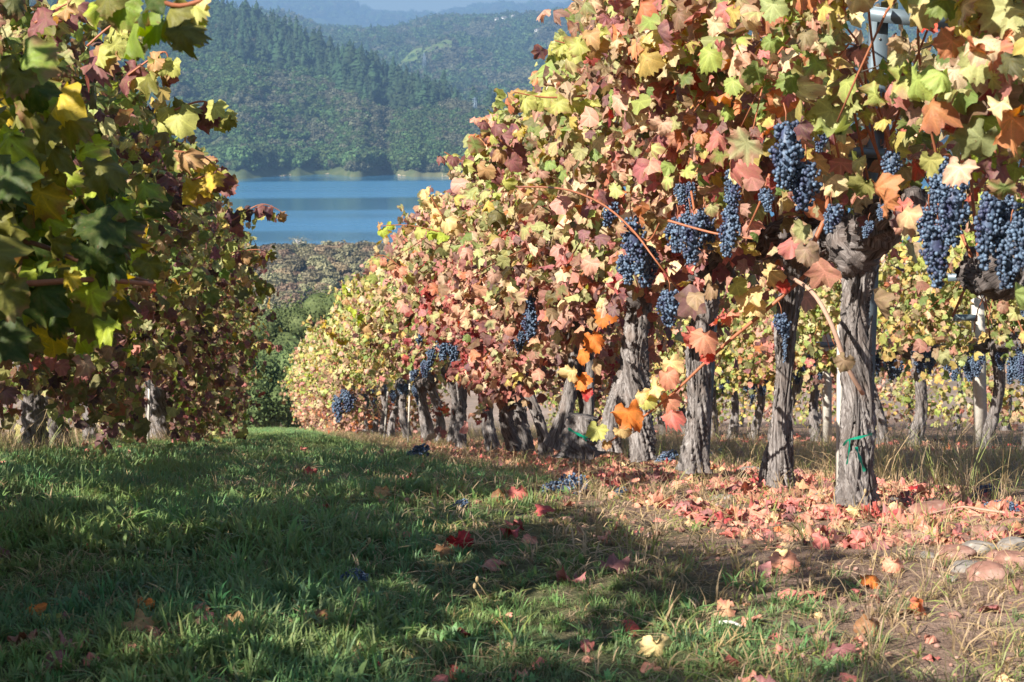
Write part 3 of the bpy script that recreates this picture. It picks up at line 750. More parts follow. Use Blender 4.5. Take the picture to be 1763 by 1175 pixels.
def add_foliage(vine, base, row, y0, y1, n, seed, nparts, hi=True):
    r = np.random.RandomState(seed)
    P, N, T, S, H, F, E, U, G_ = canopy(row, y0, y1, n, r)
    Rm = frames(N, T); C = np.zeros((len(P), 4), np.float32)
    C[:, :3] = row.pal(P, H, U, r)
    _, first = np.unique(G_, return_index=True); lead = first[np.searchsorted(np.unique(G_), G_)]      # leaves of one shoot mostly turn alike
    same = (r.uniform(0, 1, len(P)) < .72)[:, None]; C[:, :3] = np.where(same, C[lead, :3] * r.uniform(.8, 1.2, (len(P), 1)), C[:, :3]); C[:, 3] = r.uniform(0, 1, len(P))
    q = proj(P); inview = (q[:, 0] > -20) & (q[:, 0] < 1783) & (q[:, 1] > -20) & (q[:, 1] < 1195) & (q[:, 2] > 1)
    score = E + .25 * (F < 0) + 10 * (~inview) + r.uniform(0, .05, len(P)); order = np.argsort(score)
    sel = order[:nparts]; sel = sel[inview[sel]]
    mes = LEAF_ME if hi else LEAF_LO_ME
    for i in sel: leaf_object(vine, base, P[i], Rm[i], float(S[i]), C[i], mes, r)
    rest = np.ones(len(P), bool); rest[sel] = False; rest = np.where(rest)[0]
    if len(rest):
        V, F_, U_, C_ = leaf_mass(P[rest], Rm[rest], S[rest], C[rest], LEAF_HI if (hi and n < 1) else LEAF_LO, r, base)
        tag(link('foliage', mesh('foliage', V, F_, M['leaf_pts'], True, U_, C_), vine), kind='stuff')
    return P, E

# ------------------------------------------------------------------ trunks, arms, bunches
def trunk_obj(vine, base, P, rad, seed, rings=60, k=28, depth=.16, name='trunk', mat='bark', twist=4.2):
    Q = smooth_path(P, rings); b = Vector(base); Q = [q - b for q in Q]
    rr = [float(np.interp(i / rings, np.linspace(0, 1, len(rad)), rad)) for i in range(rings + 1)]
    L = sum((Q[i + 1] - Q[i]).length for i in range(rings))
    def disp(i, g, s, p):
        a = g + twist * s / max(L, .1) + .5 * mn.noise(Vector((s * 3, seed, g)))
        r0 = rr[i]
        big = mn.noise(Vector((cos(g) * 1.3, sin(g) * 1.3, s * 4 + seed * 3.1)))
        f1 = 1 - abs(mn.noise(Vector((cos(a) * 3.6, sin(a) * 3.6, s * 3.2 + seed)))) * 2.6
        f2 = 1 - abs(mn.noise(Vector((cos(a) * 8, sin(a) * 8, s * 6 + seed * 2)))) * 2.4
        f3 = mn.noise(Vector((cos(a) * 19, sin(a) * 19, s * 14 + seed)))
        foot = max(0, 1 - s / (L * .14)) ** 1.5 * max(0, sin(g * 4 + seed)) * .35
        return r0 * (.30 * big + depth * 1.2 * (f1 - .4) + depth * .8 * (f2 - .4) + depth * .5 * f3 + foot)
    V, F, UV = tube(Q, rr, k, disp)
    return link(name, mesh(name, V, F, M[mat], True, [(u * 1.0 + twist * .08 * v, v) for u, v in UV]), vine)
def knobby(vine, base, P, rad, seed, k=18, n=34, name='cordon', mat='bark_dark'):
    Q = smooth_path(P, n); b = Vector(base); Q = [q - b for q in Q]
    rr = [float(np.interp(i / n, np.linspace(0, 1, len(rad)), rad)) for i in range(n + 1)]
    def disp(i, g, s, p):
        return rr[i] * (.5 * mn.noise(Vector((cos(g) * .9, sin(g) * .9, s * 7 + seed))) + .42 * (1 - 2.4 * abs(mn.noise(Vector((cos(g) * 3, sin(g) * 3, s * 14 + seed * 2)))))+ .22 * mn.noise(Vector((cos(g) * 7, sin(g) * 7, s * 40))))
    V, F, UV = tube(Q, rr, k, disp); return link(name, mesh(name, V, F, M[mat], True, UV), vine)

def bunch_mesh(seed, L=.20, W=.055, n=95, br=.0070):
    r = np.random.RandomState(seed); P = []
    tries = 0
    while len(P) < n and tries < 9000:
        tries += 1; t = r.uniform(0, 1) ** 1.05; w = W * (np.sin(pi * min(.22 + t * .5, 1)) if t < .4 else (1.0 - (t - .4) * 1.15)) ; w = max(w, .012)
        a = r.uniform(0, 6.283); q = w * r.uniform(.55, 1.0); p = np.array([q * cos(a) + .01 * sin(t * 4 + seed), q * sin(a), -t * L])
        if all((p[0] - o[0]) ** 2 + (p[1] - o[1]) ** 2 + (p[2] - o[2]) ** 2 > (br * 1.38) ** 2 for o in P): P.append(p)
    V, F = ICO[2] if False else ICO[1]
    parts = []
    V2, F2 = ICO[2]
    for p in P: parts.append((V2 * br * r.uniform(.74, 1.14) * np.array([1, 1, 1.05]) + p, F2))
    zs = [Vector((.01 * sin(t * 4 + seed), 0, -t * L)) for t in (.06, .2, .4, .6, .8, .95)]; tv, tf, _ = tube(zs, [W * .3, W * .45, W * .48, W * .36, W * .2, W * .08], 7)
    tv = np.array(tv); tf = np.array([q for f in tf for q in ((f[0], f[1], f[2]), (f[0], f[2], f[3])) ] if False else [q for f in tf for q in ([(f[0], f[1], f[2]), (f[0], f[2], f[3])] if len(f) == 4 else [tuple(f)])]); parts.append((tv, tf))
    V, F = join(parts); return mesh('grape_cluster', V, F, M['berry'])
BUNCH = [bunch_mesh(1, .20, .052, 170), bunch_mesh(2, .16, .060, 155), bunch_mesh(3, .24, .042, 155), bunch_mesh(4, .13, .045, 95), bunch_mesh(5, .20, .066, 200), bunch_mesh(6, .28, .028, 50)]
SHAPE = dict(std=0, fat=1, long=2, small=3, big=4, thin=5)
BUNCH_L = [.20, .16, .24, .13, .20, .28]
def hang_bunch(vine, base, px, py, hpx, y, kind, r):
    """a bunch whose middle is seen at px, py, hpx photo pixels tall, at distance y"""
    c = at(px, py, y); k = SHAPE[kind]; dist = (c - EYE).length; L = hpx / FPX * dist; s = L / BUNCH_L[k]
    o = link('grape_cluster', BUNCH[k], vine); o.location = c + Vector((0, 0, L / 2)) - Vector(base); o.scale = (s, s, s)
    o.rotation_euler = (r.uniform(-.12, .12), r.uniform(-.12, .12), r.uniform(0, 6))
    V, F, UV = tube([Vector((0, 0, -.01)), Vector((.006, .004, .03)), Vector((0, .01, .06))], .0022, 5)
    link('stem', mesh('stem', V, F, M['cane'], True, UV), o)
    return o

# ------------------------------------------------------------------ the rows
def pal_right(P, H, U, r):
    n = len(P); y = P[:, 1]; C = np.zeros((n, 3))
    zone = fbm(y * .9, H * 1.6, 3, 91) + r.normal(0, .12, n)
    A = pick_colors(dict(pale=6, cream=3.0, lime=1.6, olive=2.4, yellow=.9, salmon=1.2, tan=1.8, mauve=1.4, orange=.25, green=.9, brown=.8), n, r)      # upper
    B = pick_colors(dict(salmon=4.2, pink=3.0, cream=3.4, mauve=2.6, tan=2.4, pale=1.8, red=.4, orange=.4, brown=1.2, crimson=.3, yellow=.3), n, r)     # lower
    D = pick_colors(dict(pale=4, yellow=2.5, lime=3, green=1.6, cream=1.6, tan=1.2, salmon=.7, brown=.8), n, r)                                    # far
    E = pick_colors(dict(orange=1, tan=2, brown=2.5, salmon=2, mauve=1, cream=1, pale=.7), n, r)
    K = pick_colors(dict(crimson=3, red=2, pink=2, mauve=1.5, salmon=1), n, r)
    Y = pick_colors(dict(yellow=3, lime=2.5, orange=1.5, pink=1.2, green=2, red=.5, cream=1, pale=1.5, salmon=.8), n, r)
    A2 = pick_colors(dict(cream=3, tan=2.5, mauve=2.2, salmon=2.4, pale=1.5, brown=1.2, pink=1), n, r)
    A = np.where((fbm(y * .8 + 40, H * 1.3, 3, 98) + r.normal(0, .08, n) > .06)[:, None], A2, A)
    hi = (H + .8 * zone) > 1.45
    C = np.where(hi[:, None], A, B)
    near = (y < 7.6) & (r.uniform(0, 1, n) < .6); C = np.where((near & (H > 1.2))[:, None], Y, C)
    far = np.clip((y - 17) / 9, 0, 1) > r.uniform(0, 1, n); C = np.where(far[:, None], D, C)
    farlow = (y > 30) & (H < .9 + zone); C = np.where(farlow[:, None], E, C)
    red = (np.hypot((y - 15.8) / 1.5, (H - 1.15) / .42) < 1 + zone) & (r.uniform(0, 1, n) < .75); C = np.where(red[:, None], K, C)
    return C
def pal_left(P, H, U, r):
    n = len(P); y = P[:, 1]; zone = fbm(y * .8, H * 1.5, 3, 47) + r.normal(0, .15, n)
    A = pick_colors(dict(olive=3, pale=2.6, green=2.2, lime=2, yellow=1, mauve=1.2, plum=.8, tan=1), n, r)
    B = pick_colors(dict(mauve=2.4, plum=1.3, tan=1.4, olive=2.8, green=1.8, pink=.5, pale=1.8, brown=1.0, cream=.6, lime=.6), n, r)
    C = np.where(((H + zone) > 1.25)[:, None], A, B)
    near = y < 6; G = pick_colors(dict(green=4, olive=2.5, lime=1.5, yellow=.7, dark=2), n, r)
    return np.where(near[:, None], G, C)
def pal_third(P, H, U, r):
    n = len(P); zone = fbm(P[:, 1] * .7, H * 1.5, 3, 57) + r.normal(0, .15, n)
    A = pick_colors(dict(pale=3, yellow=2.5, lime=3, green=2, cream=1, tan=1.4, olive=1.5, salmon=.6), n, r); B = pick_colors(dict(pink=2, salmon=2, mauve=1.5, brown=1.5, tan=1.5, orange=.6, pale=1), n, r)
    return np.where((zone > -.18)[:, None], A, B)
ip = lambda xs, ys: (lambda y: np.interp(y, xs, ys))
ROW_R = Row(ip([0, 26, 34, 50], [2.19, 2.19, 2.05, 1.85]), -1, ip([0, 6, 12, 18, 28, 38, 50], [.52, .58, .60, .70, .86, 1.0, 1.1]),
            ip([0, 10.2, 12.3, 13.0, 16.2, 17.6, 29, 32, 50], [1.10, 1.08, 1.0, .5, .5, 1.12, 1.10, .15, .05]), ip([0, 8, 20, 35, 50], [2.4, 2.36, 2.3, 2.15, 1.95]), pal_right, 1)
ROW_L = Row(ip([-6, 6, 8, 13, 20, 30, 40], [-1.95, -1.85, -1.8, -1.58, -1.26, -1.05, -.9]), 1, ip([-6, 5, 7, 10, 14, 20, 26, 34], [.6, .7, .95, 1.0, 1.0, .92, .75, .5]),
            ip([0, 2.2, 2.6, 4, 8.5, 9.5, 12.3, 12.6, 13.4, 13.8, 19.2, 19.6, 20.1, 20.5, 30], [.75, .75, .6, .6, .5, .3, .22, .30, .30, .10, .05, .25, .25, .1, .05]), ip([-6, 2.2, 2.3, 3.0, 3.1, 3.6, 4.4, 5.5, 6.6, 9, 10, 20, 30], [2.5, 2.5, .95, .95, 2.4, 2.4, 1.4, 1.4, 1.95, 2.12, 2.3, 2.34, 2.15]), pal_left, 1)
ROW_3 = Row(ip([0, 60], [6.2, 6.2]), -1, ip([0, 60], [.75, .8]), ip([0, 13, 24, 30, 60], [.95, .95, .75, .3, .1]), ip([0, 60], [2.15, 2.1]), pal_third, 1)
ROW_4 = Row(ip([0, 60], [10.3, 10.3]), -1, ip([0, 60], [.9, .9]), ip([0, 60], [.15, .15]), ip([0, 60], [2.2, 2.2]), pal_third, 1)

# bunches of the sunlit row: px, py, height px, distance, kind
BN = [(1352, 268, 112, 6.9, 'std', 1), (1388, 322, 82, 6.9, 'fat', 1), (1368, 300, 90, 7.05, 'std', 1), (1258, 340, 92, 7.8, 'long', 2), (1255, 402, 80, 7.8, 'std', 2), (1190, 412, 88, 8.4, 'big', 2), (1215, 395, 70, 8.5, 'std', 2),
      (1165, 405, 60, 8.7, 'fat', 3), (1090, 425, 96, 9.3, 'std', 3), (1110, 460, 70, 9.4, 'fat', 3), (1080, 465, 50, 9.5, 'small', 3), (1152, 532, 62, 9.0, 'fat', 3), (1190, 345, 60, 8.6, 'long', 2), (1170, 335, 36, 8.6, 'small', 3),
      (1052, 370, 44, 10, 'small', 3), (1318, 345, 40, 7.2, 'small', 1), (1536, 288, 52, 6.35, 'small', 0), (1516, 366, 28, 6.3, 'small', 0), (1495, 396, 30, 6.5, 'small', 0), (1612, 318, 90, 6.1, 'std', 0), (1640, 372, 100, 5.95, 'big', 0), (1615, 440, 110, 6.0, 'std', 0), (1600, 400, 80, 6.05, 'std', 0),
      (1706, 400, 128, 5.75, 'long', 0), (1738, 440, 110, 5.75, 'std', 0), (1722, 375, 80, 5.8, 'big', 0), (1762, 410, 110, 5.6, 'std', 0), (1765, 520, 50, 5.7, 'std', 0), (1432, 378, 50, 6.8, 'small', 0), (1412, 242, 40, 6.8, 'small', 1),
      (1345, 562, 44, 7.9, 'small', 1), (1350, 600, 50, 7.9, 'thin', 1),
      (912, 520, 42, 14.2, 'fat', 7), (908, 560, 62, 14.2, 'std', 7), (895, 590, 40, 14.3, 'std', 7), (765, 600, 42, 20, 'big', 10), (778, 606, 48, 20, 'std', 10), (745, 612, 40, 21, 'std', 11), (735, 636, 30, 21, 'fat', 11), (723, 585, 24, 21.5, 'small', 11), (712, 645, 24, 23, 'small', 12),
      (585, 705, 46, 33, 'std', 17), (600, 690, 40, 33, 'fat', 17)]
BN = [(a, b_, c_, y * (.88 if y < 11 else .95), k, v) for a, b_, c_, y, k, v in BN]
for px, py, hp, y, k, v in BN:
    CARVE.append((px, py, hp * .42, y + .1)); SUNLIT.append(np.array(at(px, py, y)))
for q_ in ((1478, 460, 7), (1560, 425, 6.5), (1420, 395, 7.4), (1100, 540, 11.2), (1215, 500, 9.5), (1375, 450, 8.1), (1480, 620, 6.95), (1345, 600, 8.1), (1512, 35, 7.4), (1580, 38, 7.4), (880, 700, 16.8), (800, 700, 20.3), (775, 690, 22), (745, 700, 23.6), (722, 700, 25), (705, 700, 26.6), (665, 700, 28.5), (940, 700, 14.7), (985, 690, 13), (1440, 410, 7.2), (1320, 400, 8)): SUNLIT.append(np.array(at(*q_)))
for px, py, cr, cd in ((1478, 470, 45, 7.3), (1475, 560, 40, 7.3), (1478, 700, 60, 7.3), (1370, 480, 36, 8), (1350, 600, 40, 8), (1340, 740, 60, 8.5), (1215, 560, 40, 9.6), (1210, 640, 40, 9.6), (1200, 740, 50, 9.6), (1098, 540, 34, 11), (1085, 640, 34, 11), (1440, 400, 50, 7.3), (1530, 425, 45, 6.8), (1590, 425, 35, 6.5), (1330, 395, 30, 7.8), (1240, 455, 30, 8.6),
                       (1505, 25, 46, 8.2), (1545, 32, 42, 8.2), (1580, 38, 36, 8.2), (1620, 44, 28, 8.2), (1514, 66, 34, 8.2), (1512, 92, 18, 8.2), (1500, 262, 26, 8.0), (775, 680, 24, 22), (740, 690, 24, 24), (1640, 478, 20, 16.9), (1665, 478, 22, 16.9), (1690, 478, 22, 16.9), (1692, 520, 22, 16.9), (1660, 548, 22, 16.9), (1695, 560, 20, 16.9), (1697, 600, 20, 16.9), (1700, 650, 20, 16.9), (1703, 700, 20, 16.9), (1424, 590, 18, 20.7), (800, 690, 24, 21), (675, 695, 22, 27)): CARVE.append((px, py, cr, cd))

CARVE += [(62, 770, 34, 13.5), (60, 730, 32, 13.5), (57, 695, 28, 13.5), (272, 745, 24, 20), (272, 710, 26, 20), (270, 680, 22, 20), (255, 660, 14, 17.6), (256, 700, 14, 17.6)]
TR_L = {11: ([(66, 800, 13.1), (60, 740, 13.1), (54, 660, 13.1), (50, 590, 13.1)], [.115, .095, .09, .09]), 15: ([(276, 772, 19.6), (272, 720, 19.6), (268, 660, 19.6), (266, 630, 19.6)], [.155, .13, .12, .12])}
VR = [4.85, 7.0, 8.17, 9.65, 11.3, 13.0, 14.7, 16.4, 18.2, 20.3, 22.2, 23.6, 25.2, 26.8, 28.6, 30.6, 32.8, 35.2, 38, 41, 44.2, 47.5]
LAB_R = ['end vine of the sunlit row, its trunk out of sight and long dark bunches hanging', 'thick gnarled vine with a green ribbon tied round its trunk and a white stake', 'slender vine with a swollen foot, next after the ribbon-tied vine', 'twisted sunlit vine trunk, second after the ribbon-tied vine', 'leaning vine with leaf shadows across its forked trunk, behind the stump',
         'vine with thin slanting grey stems and pink leaves beside the ribboned stump', 'pink-leaved vine with a forked stem, just past the stump', 'vine with crimson leaves above its grey trunk', 'short vine half hidden by hanging salmon leaves, next past the crimson one', 'pale broad trunk at the sunny end of the close-set trunks', 'tall pale trunk under dark bunches, among the close-set trunks', 'slanting trunk beside the tall white stake', 'narrow trunk under small bunches, third of the close-set group',
         'grey trunk beside the dark gap, fourth of the close-set group', 'trunk deep in shade inside the dark gap of the sunlit row', 'forked pale trunk on the far side of the dark gap', 'far vine with speckled trunk near the low yellow foliage', 'far vine with dark bunches low beside its foot', 'far yellow-green vine, fifth from the lake end of the sunlit row', 'far yellow vine, fourth from the lake end of the sunlit row', 'far pale vine with brown skirts, third from the lake end', 'last yellow-green vine at the lake end of the sunlit row']
TRUNKS = {1: ([(1478, 866, 7.0), (1474, 800, 7.0), (1480, 700, 7.0), (1472, 600, 7.0), (1474, 520, 7.0), (1482, 455, 7.0), (1476, 425, 7.05)], [.080, .066, .060, .059, .055, .062, .075]),
          2: ([(1338, 842, 8.17), (1340, 800, 8.17), (1346, 720, 8.17), (1349, 640, 8.17), (1354, 560, 8.17), (1368, 480, 8.17), (1384, 425, 8.1)], [.075, .070, .044, .042, .046, .052, .062]),
          3: ([(1196, 812, 9.65), (1198, 760, 9.65), (1206, 690, 9.65), (1203, 620, 9.65), (1212, 540, 9.65), (1215, 490, 9.6), (1222, 462, 9.5)], [.074, .070, .064, .060, .066, .080, .085]),
          4: ([(1108, 790, 11.3), (1104, 740, 11.3), (1096, 680, 11.3), (1092, 600, 11.3), (1100, 540, 11.3), (1104, 500, 11.3)], [.085, .075, .085, .075, .072, .085])}
EXTRA = {4: [([(1048, 775, 11.35), (1056, 720, 11.35), (1078, 660, 11.35), (1094, 600, 11.32)], [.07, .06, .07, .05])],
         5: [([(950, 770, 13.0), (972, 715, 13.0), (985, 650, 13.0), (990, 560, 13.0)], [.06, .05, .04, .035]), ([(1015, 740, 12.4), (1016, 650, 12.4), (1014, 560, 12.4)], [.025, .025, .022])],
         6: [([(885, 770, 15.5), (872, 715, 15.4), (885, 660, 15.3)], [.06, .055, .05])]}
def vine(name, row, y, label, group, seed, nleaf, nparts, tr=None, detail=1, spread=.78, lowleaf=False, cluster=3):
    r = random.Random(seed); nr = np.random.RandomState(seed)
    x = float(row.xc(y)) + (0 if tr else r.uniform(-.07, .07))
    if tr: P = [at(*p) for p in tr[0]]; rad = [v * .86 for v in tr[1]]
    else:
        H = r.uniform(.84, .98); lx, ly = r.uniform(-.12, .12), r.uniform(-.2, .2); q = r.uniform(.044, .062)
        P = [Vector((x + lx * (t ** 1.5) + .04 * sin(t * 5 + seed), y + ly * t + .04 * cos(t * 4 + seed), gz(x, y) - .06 + H * t)) for t in (0, .15, .4, .65, .85, 1)]; rad = [q * 1.45, q * 1.1, q * .85, q * .8, q * .9, q * 1.1]
    base = (P[0].x, P[0].y, gz(P[0].x, P[0].y)); v = tag(empty(name, base), label, 'vine', group)
    k, n = ((84, 150) if y < 9 else (56, 110) if y < 12 else (26, 50)) if detail else (10, 14)
    trunk_obj(v, base, P, rad, seed, n, k, .24 if y < 12 else .2 if detail else .1)
    if detail and y < 12:      # shaggy strips of bark lifting off
        Lp = smooth_path(P, 60)
        for q_ in range(16):
            i0 = r.randint(1, 40); ln = r.randint(7, 17); a0 = r.uniform(pi * .55, pi * 1.9); tw = r.uniform(-.1, .35); S_ = []
            for j in range(0, ln + 1):
                ii = min(i0 + j, 59); f_ = ii / 60; rr_ = float(np.interp(f_, np.linspace(0, 1, len(rad)), rad)) * (1.08 + (.22 * (j / ln) ** 3 if q_ % 3 == 0 else 0)) + .002; a_ = a0 + tw * j / ln * 2
                S_.append(Lp[ii] + Vector((cos(a_) * rr_, sin(a_) * rr_, 0)))
            tube_obj('bark_strip', S_, [.002, r.uniform(.004, .0075), r.uniform(.003, .006), .0015], 5, M['bark'], v, base, 16)
    for (pp, rd) in (EXTRA.get(seed - 1000, []) if group.startswith('sunlit') else []):
        trunk_obj(v, base, [at(*p) for p in pp], rd, seed + 50, n, k, .16, 'side_trunk')
    top = P[-1]
    for sgn in (-1, 1):       # the two arms along the wire
        L = r.uniform(.62, .78); pts = [top + Vector((0, sgn * L * t, .03 * sin(t * 3) + r.uniform(-.02, .03) - SL * sgn * L * t + (-.02 if t == 0 else .03))) + Vector((r.uniform(-.03, .03), 0, 0)) for t in (0, .2, .45, .7, 1)]
        if detail: knobby(v, base, pts, [.070, .066, .056, .055, .034] if y < 12 else [.055, .05, .046, .044, .03], seed + sgn, 40 if y < 12 else 12, 80 if y < 12 else 16)
        if y < 12 and sgn > 0: knobby(v, base, [top + Vector((-.02, -.13, -.05)), top + Vector((-.02, -.02, .0)), top + Vector((0, .12, .02))], [.045, .078, .04], seed + 9, 40, 40, 'head')
        if y < 15 and detail:
            for t in (.25, .5, .75, .98):
                a = pts[0].lerp(pts[-1], t); e = a + Vector((r.uniform(-.04, .04), r.uniform(-.03, .03), r.uniform(.07, .12)))
                knobby(v, base, [a, a.lerp(e, .5), e], [.034, .030, .022], seed + 7 * t, 9, 8, 'spur')
    if detail and y < 26:     # canes
        nc = 12 if y < 12 else 7
        for c in range(nc):
            yy = r.uniform(-.7, .7); s = row.side * (1 if r.random() < .75 else -1); a = top + Vector((0, yy, .05 - SL * yy)); w = float(row.W(y)) * r.uniform(.5, 1.05); hh = r.uniform(.55, 1.1)
            if c % 3 == 0: pts = [a, a + Vector((s * w * .35, .1, hh * .55)), a + Vector((s * w * .8, .2 * r.uniform(-1, 1), hh * .75)), a + Vector((s * w * 1.08, r.uniform(-.4, .4), hh * .35))]
            else: pts = [a, a + Vector((s * w * .15, r.uniform(-.1, .1), hh * .4)), a + Vector((s * w * .4, r.uniform(-.25, .25), hh * .9)), a + Vector((s * w * .55, r.uniform(-.4, .4), hh * 1.1))]
            tube_obj('cane', pts, [.0062, .005, .0042, .0025], 5, M['cane'], v, base, 9)
    add_foliage(v, base, row, y - spread, y + spread, nleaf, seed * 3 + 1, nparts, True if y < 16 else False)
    if cluster:
        for c in range(cluster):
            yy = r.uniform(-.65, .65); o = link('grape_cluster', BUNCH[r.choice([0, 1, 2, 4])], v); s = r.uniform(.8, 1.1)
            o.location = top + Vector((row.side * r.uniform(.02, .22), yy, r.uniform(-.08, .10) - SL * yy)) - Vector(base); o.scale = (s, s, s); o.rotation_euler = (0, 0, r.uniform(0, 6))
    return v, base, top
RV = []
for i, y in enumerate(VR):
    sp = ((VR[min(i + 1, len(VR) - 1)] - VR[max(i - 1, 0)]) / 4 + .12) if 0 < i < len(VR) - 1 else .85
    n = int(np.interp(y, [5, 12, 20, 30, 50], [2600, 2500, 2000, 1450, 1150]) * sp / .85)
    RV.append(vine('grape_vine', ROW_R, y, LAB_R[i], 'sunlit vines of the row with the hanging grapes', 1000 + i, n, 295 if y < 37 else 0, TRUNKS.get(i), 1, sp, cluster=0 if y < 24 else 2))
rB = random.Random(8)
for px, py, hp, y, k, vi in BN: hang_bunch(RV[vi][0], RV[vi][1], px, py, hp, y, k, rB)

VL = [-4.2, -2.6, -1.0, .6, 2.2, 3.7, 5.2, 6.8, 8.3, 9.9, 11.5, 13.1, 14.6, 16.2, 17.8, 19.6, 21.5, 23.6, 25.8, 28.2]
ord_ = ['first', 'second', 'third', 'fourth', 'fifth', 'sixth', 'seventh', 'eighth', 'ninth', 'tenth', 'eleventh', 'twelfth', 'thirteenth', 'fourteenth', 'fifteenth', 'sixteenth', 'seventeenth', 'eighteenth', 'nineteenth', 'twentieth']
LV = []
for i, y in enumerate(VL):
    lab = {11: 'shaded vine whose split grey trunk stands in dry grass at the picture edge', 15: 'shaded vine with a broad grey trunk beside a pale stake', 8: 'vine with plum and green leaves reaching out over the aisle toward the lake', 19: 'last vine of the shaded row, dark leaves hanging to the grass by the oak'}.get(i, f'dark-leaved vine of the shaded row, {ord_[i]} from the camera end of that row')
    n = int(np.interp(y, [-5, 4, 5, 12, 20, 30], [1300, 1900, 2100, 2300, 2000, 1300]))
    LV.append(vine('grape_vine', ROW_L, y, lab, 'vines of the shaded row', 2000 + i, n, 295 if y > 5 else 0, TR_L.get(i), 1 if y > 5 else 0, .85, cluster=2 if y > 8 else 0))
V3 = [13.2, 14.6, 15.5, 17.5, 18.5, 19.7, 20.9, 22.1, 23.3, 24.6, 26, 27.5, 29, 31, 33.5, 37]
for i, y in enumerate(V3):
    lab = {2: 'vine behind the tall grey post in the row behind the hanging grapes', 3: 'vine with a straight sunlit trunk and thick looping arm, behind the ribbon-tied vine', 4: 'vine with a pale knotted trunk beside the looping-armed one in the row behind'}.get(i, f'yellow-leaved vine in the row seen behind the sunlit trunks, {ord_[i]} along it')
    vine('grape_vine', ROW_3, y, lab, 'vines of the row seen between the trunks', 3000 + i, 1250, 240 if y < 30 else 0, None, 1, .9, cluster=7)
for i, y in enumerate([23, 25.2, 27.4, 29.6, 32, 34.5, 37, 40, 43, 46, 50, 54, 58]):
    v_ = vine('grape_vine', ROW_4, y, 'yellow-green vine in the farthest row glimpsed low between the trunks', 'vines of the farthest row', 4000 + i, 1300, 0, None, 0, 1.6, cluster=0)

# ------------------------------------------------------------------ shoots that stand out by themselves
def sprig(vine, base, pts, leaves, mat='cane', rad=(.007, .005, .003), n=14):
    """pts: (px, py, y) along the cane; leaves: (px, py, y, width in photo px, colour, roll)"""
    if pts: tube_obj('cane', [at(*p) for p in pts], list(rad), 7, M[mat], vine, base, n)
    r = np.random.RandomState(int(abs(base[1]) * 100) + len(leaves))
    for (px, py, y, w, c, roll) in leaves:
        p = at(px, py, y); s = w / FPX * (p - EYE).length / 1.7
        N = np.array([[-.45, -.75, .4]]) + r.normal(0, .28, (1, 3)); T = np.array([[sin(R(roll)), .1, -cos(R(roll))]])
        Rm = frames(N, T)[0]; cc = PAL[c] * r.uniform(.9, 1.15); leaf_object(vine, base, p, Rm, s, (*cc, r.uniform(.1, .8)), LEAF_ME, r)
v, b_ = RV[2][0], RV[2][1]
sprig(v, b_, [(1392, 470, 7.6), (1330, 525, 7.6), (1235, 605, 7.7), (1150, 685, 7.8), (1045, 765, 8.0)], [(1290, 500, 7.6, 62, 'cream', 20), (1300, 525, 7.6, 50, 'cream', -30), (1268, 490, 7.6, 40, 'pale', 60), (1349, 492, 7.55, 30, 'red', 10), (1325, 470, 7.6, 44, 'cream', -60), (1240, 545, 7.7, 44, 'pink', 20), (1212, 580, 7.6, 56, 'salmon', -10), (1190, 578, 7.7, 46, 'pink', 40),
    (1218, 612, 7.65, 30, 'red', 0), (1258, 540, 7.7, 42, 'salmon', -30), (1155, 625, 7.8, 52, 'cream', 10), (1150, 645, 7.75, 48, 'salmon', 30), (1128, 668, 7.8, 50, 'cream', -20), (1105, 680, 7.8, 40, 'cream', 20), (1112, 690, 7.8, 36, 'pale', 50), (1150, 690, 7.8, 44, 'salmon', 0), (1155, 712, 7.8, 44, 'pink', -20), (1082, 712, 7.85, 66, 'orange', 5), (1070, 740, 7.9, 40, 'cream', 60), (1028, 740, 7.9, 42, 'pale', -10), (1045, 765, 7.9, 20, 'tan', 0)], rad=(.009, .007, .004))
sprig(v, b_, [(1362, 478, 7.1), (1400, 505, 6.9), (1432, 560, 6.8), (1458, 630, 6.8), (1486, 678, 6.85)], [], 'cane_pale', (.008, .009, .010))
sprig(RV[4][0], RV[4][1], [(1085, 480, 10.2), (1045, 530, 10.2), (1025, 580, 10.2), (1010, 620, 10.3)], [(1040, 542, 10.1, 48, 'orange', 0), (1022, 582, 10.1, 48, 'orange', 20), (1005, 610, 10.2, 36, 'orange', -20), (985, 640, 10.4, 40, 'cream', 10), (1000, 655, 10.4, 40, 'orange', 30), (1010, 675, 10.4, 30, 'crimson', 0), (1062, 505, 10.2, 40, 'pink', 30)])
sprig(RV[1][0], RV[1][1], [(1400, 420, 6.7), (1425, 350, 6.7), (1405, 240, 6.7), (1380, 130, 6.7)], [(1400, 278, 6.5, 64, 'cream', 20), (1447, 248, 6.5, 52, 'cream', -25), (1340, 165, 6.6, 60, 'salmon', 10), (1345, 115, 6.6, 48, 'salmon', -30)], rad=(.010, .008, .006))
sprig(RV[0][0], RV[0][1], [(1536, 305, 6.2), (1590, 295, 6.15), (1650, 272, 6.1), (1730, 235, 6.0)], [(1680, 258, 5.95, 86, 'lime', 10), (1585, 190, 6.2, 44, 'yellow', 0), (1555, 220, 6.2, 36, 'pink', 30), (1745, 100, 5.9, 60, 'red', 15), (1600, 40, 6.3, 46, 'red', 0), (1555, 355, 6.2, 48, 'pink', 10), (1600, 415, 5.9, 38, 'yellow', 0)], rad=(.010, .009, .007))
sprig(RV[0][0], RV[0][1], [(1680, 330, 5.9), (1720, 270, 5.9), (1752, 200, 5.9)], [], rad=(.008, .007, .006))
sprig(RV[0][0], RV[0][1], [(1640, 545, 9.0), (1680, 470, 8.0), (1700, 535, 9)], [])
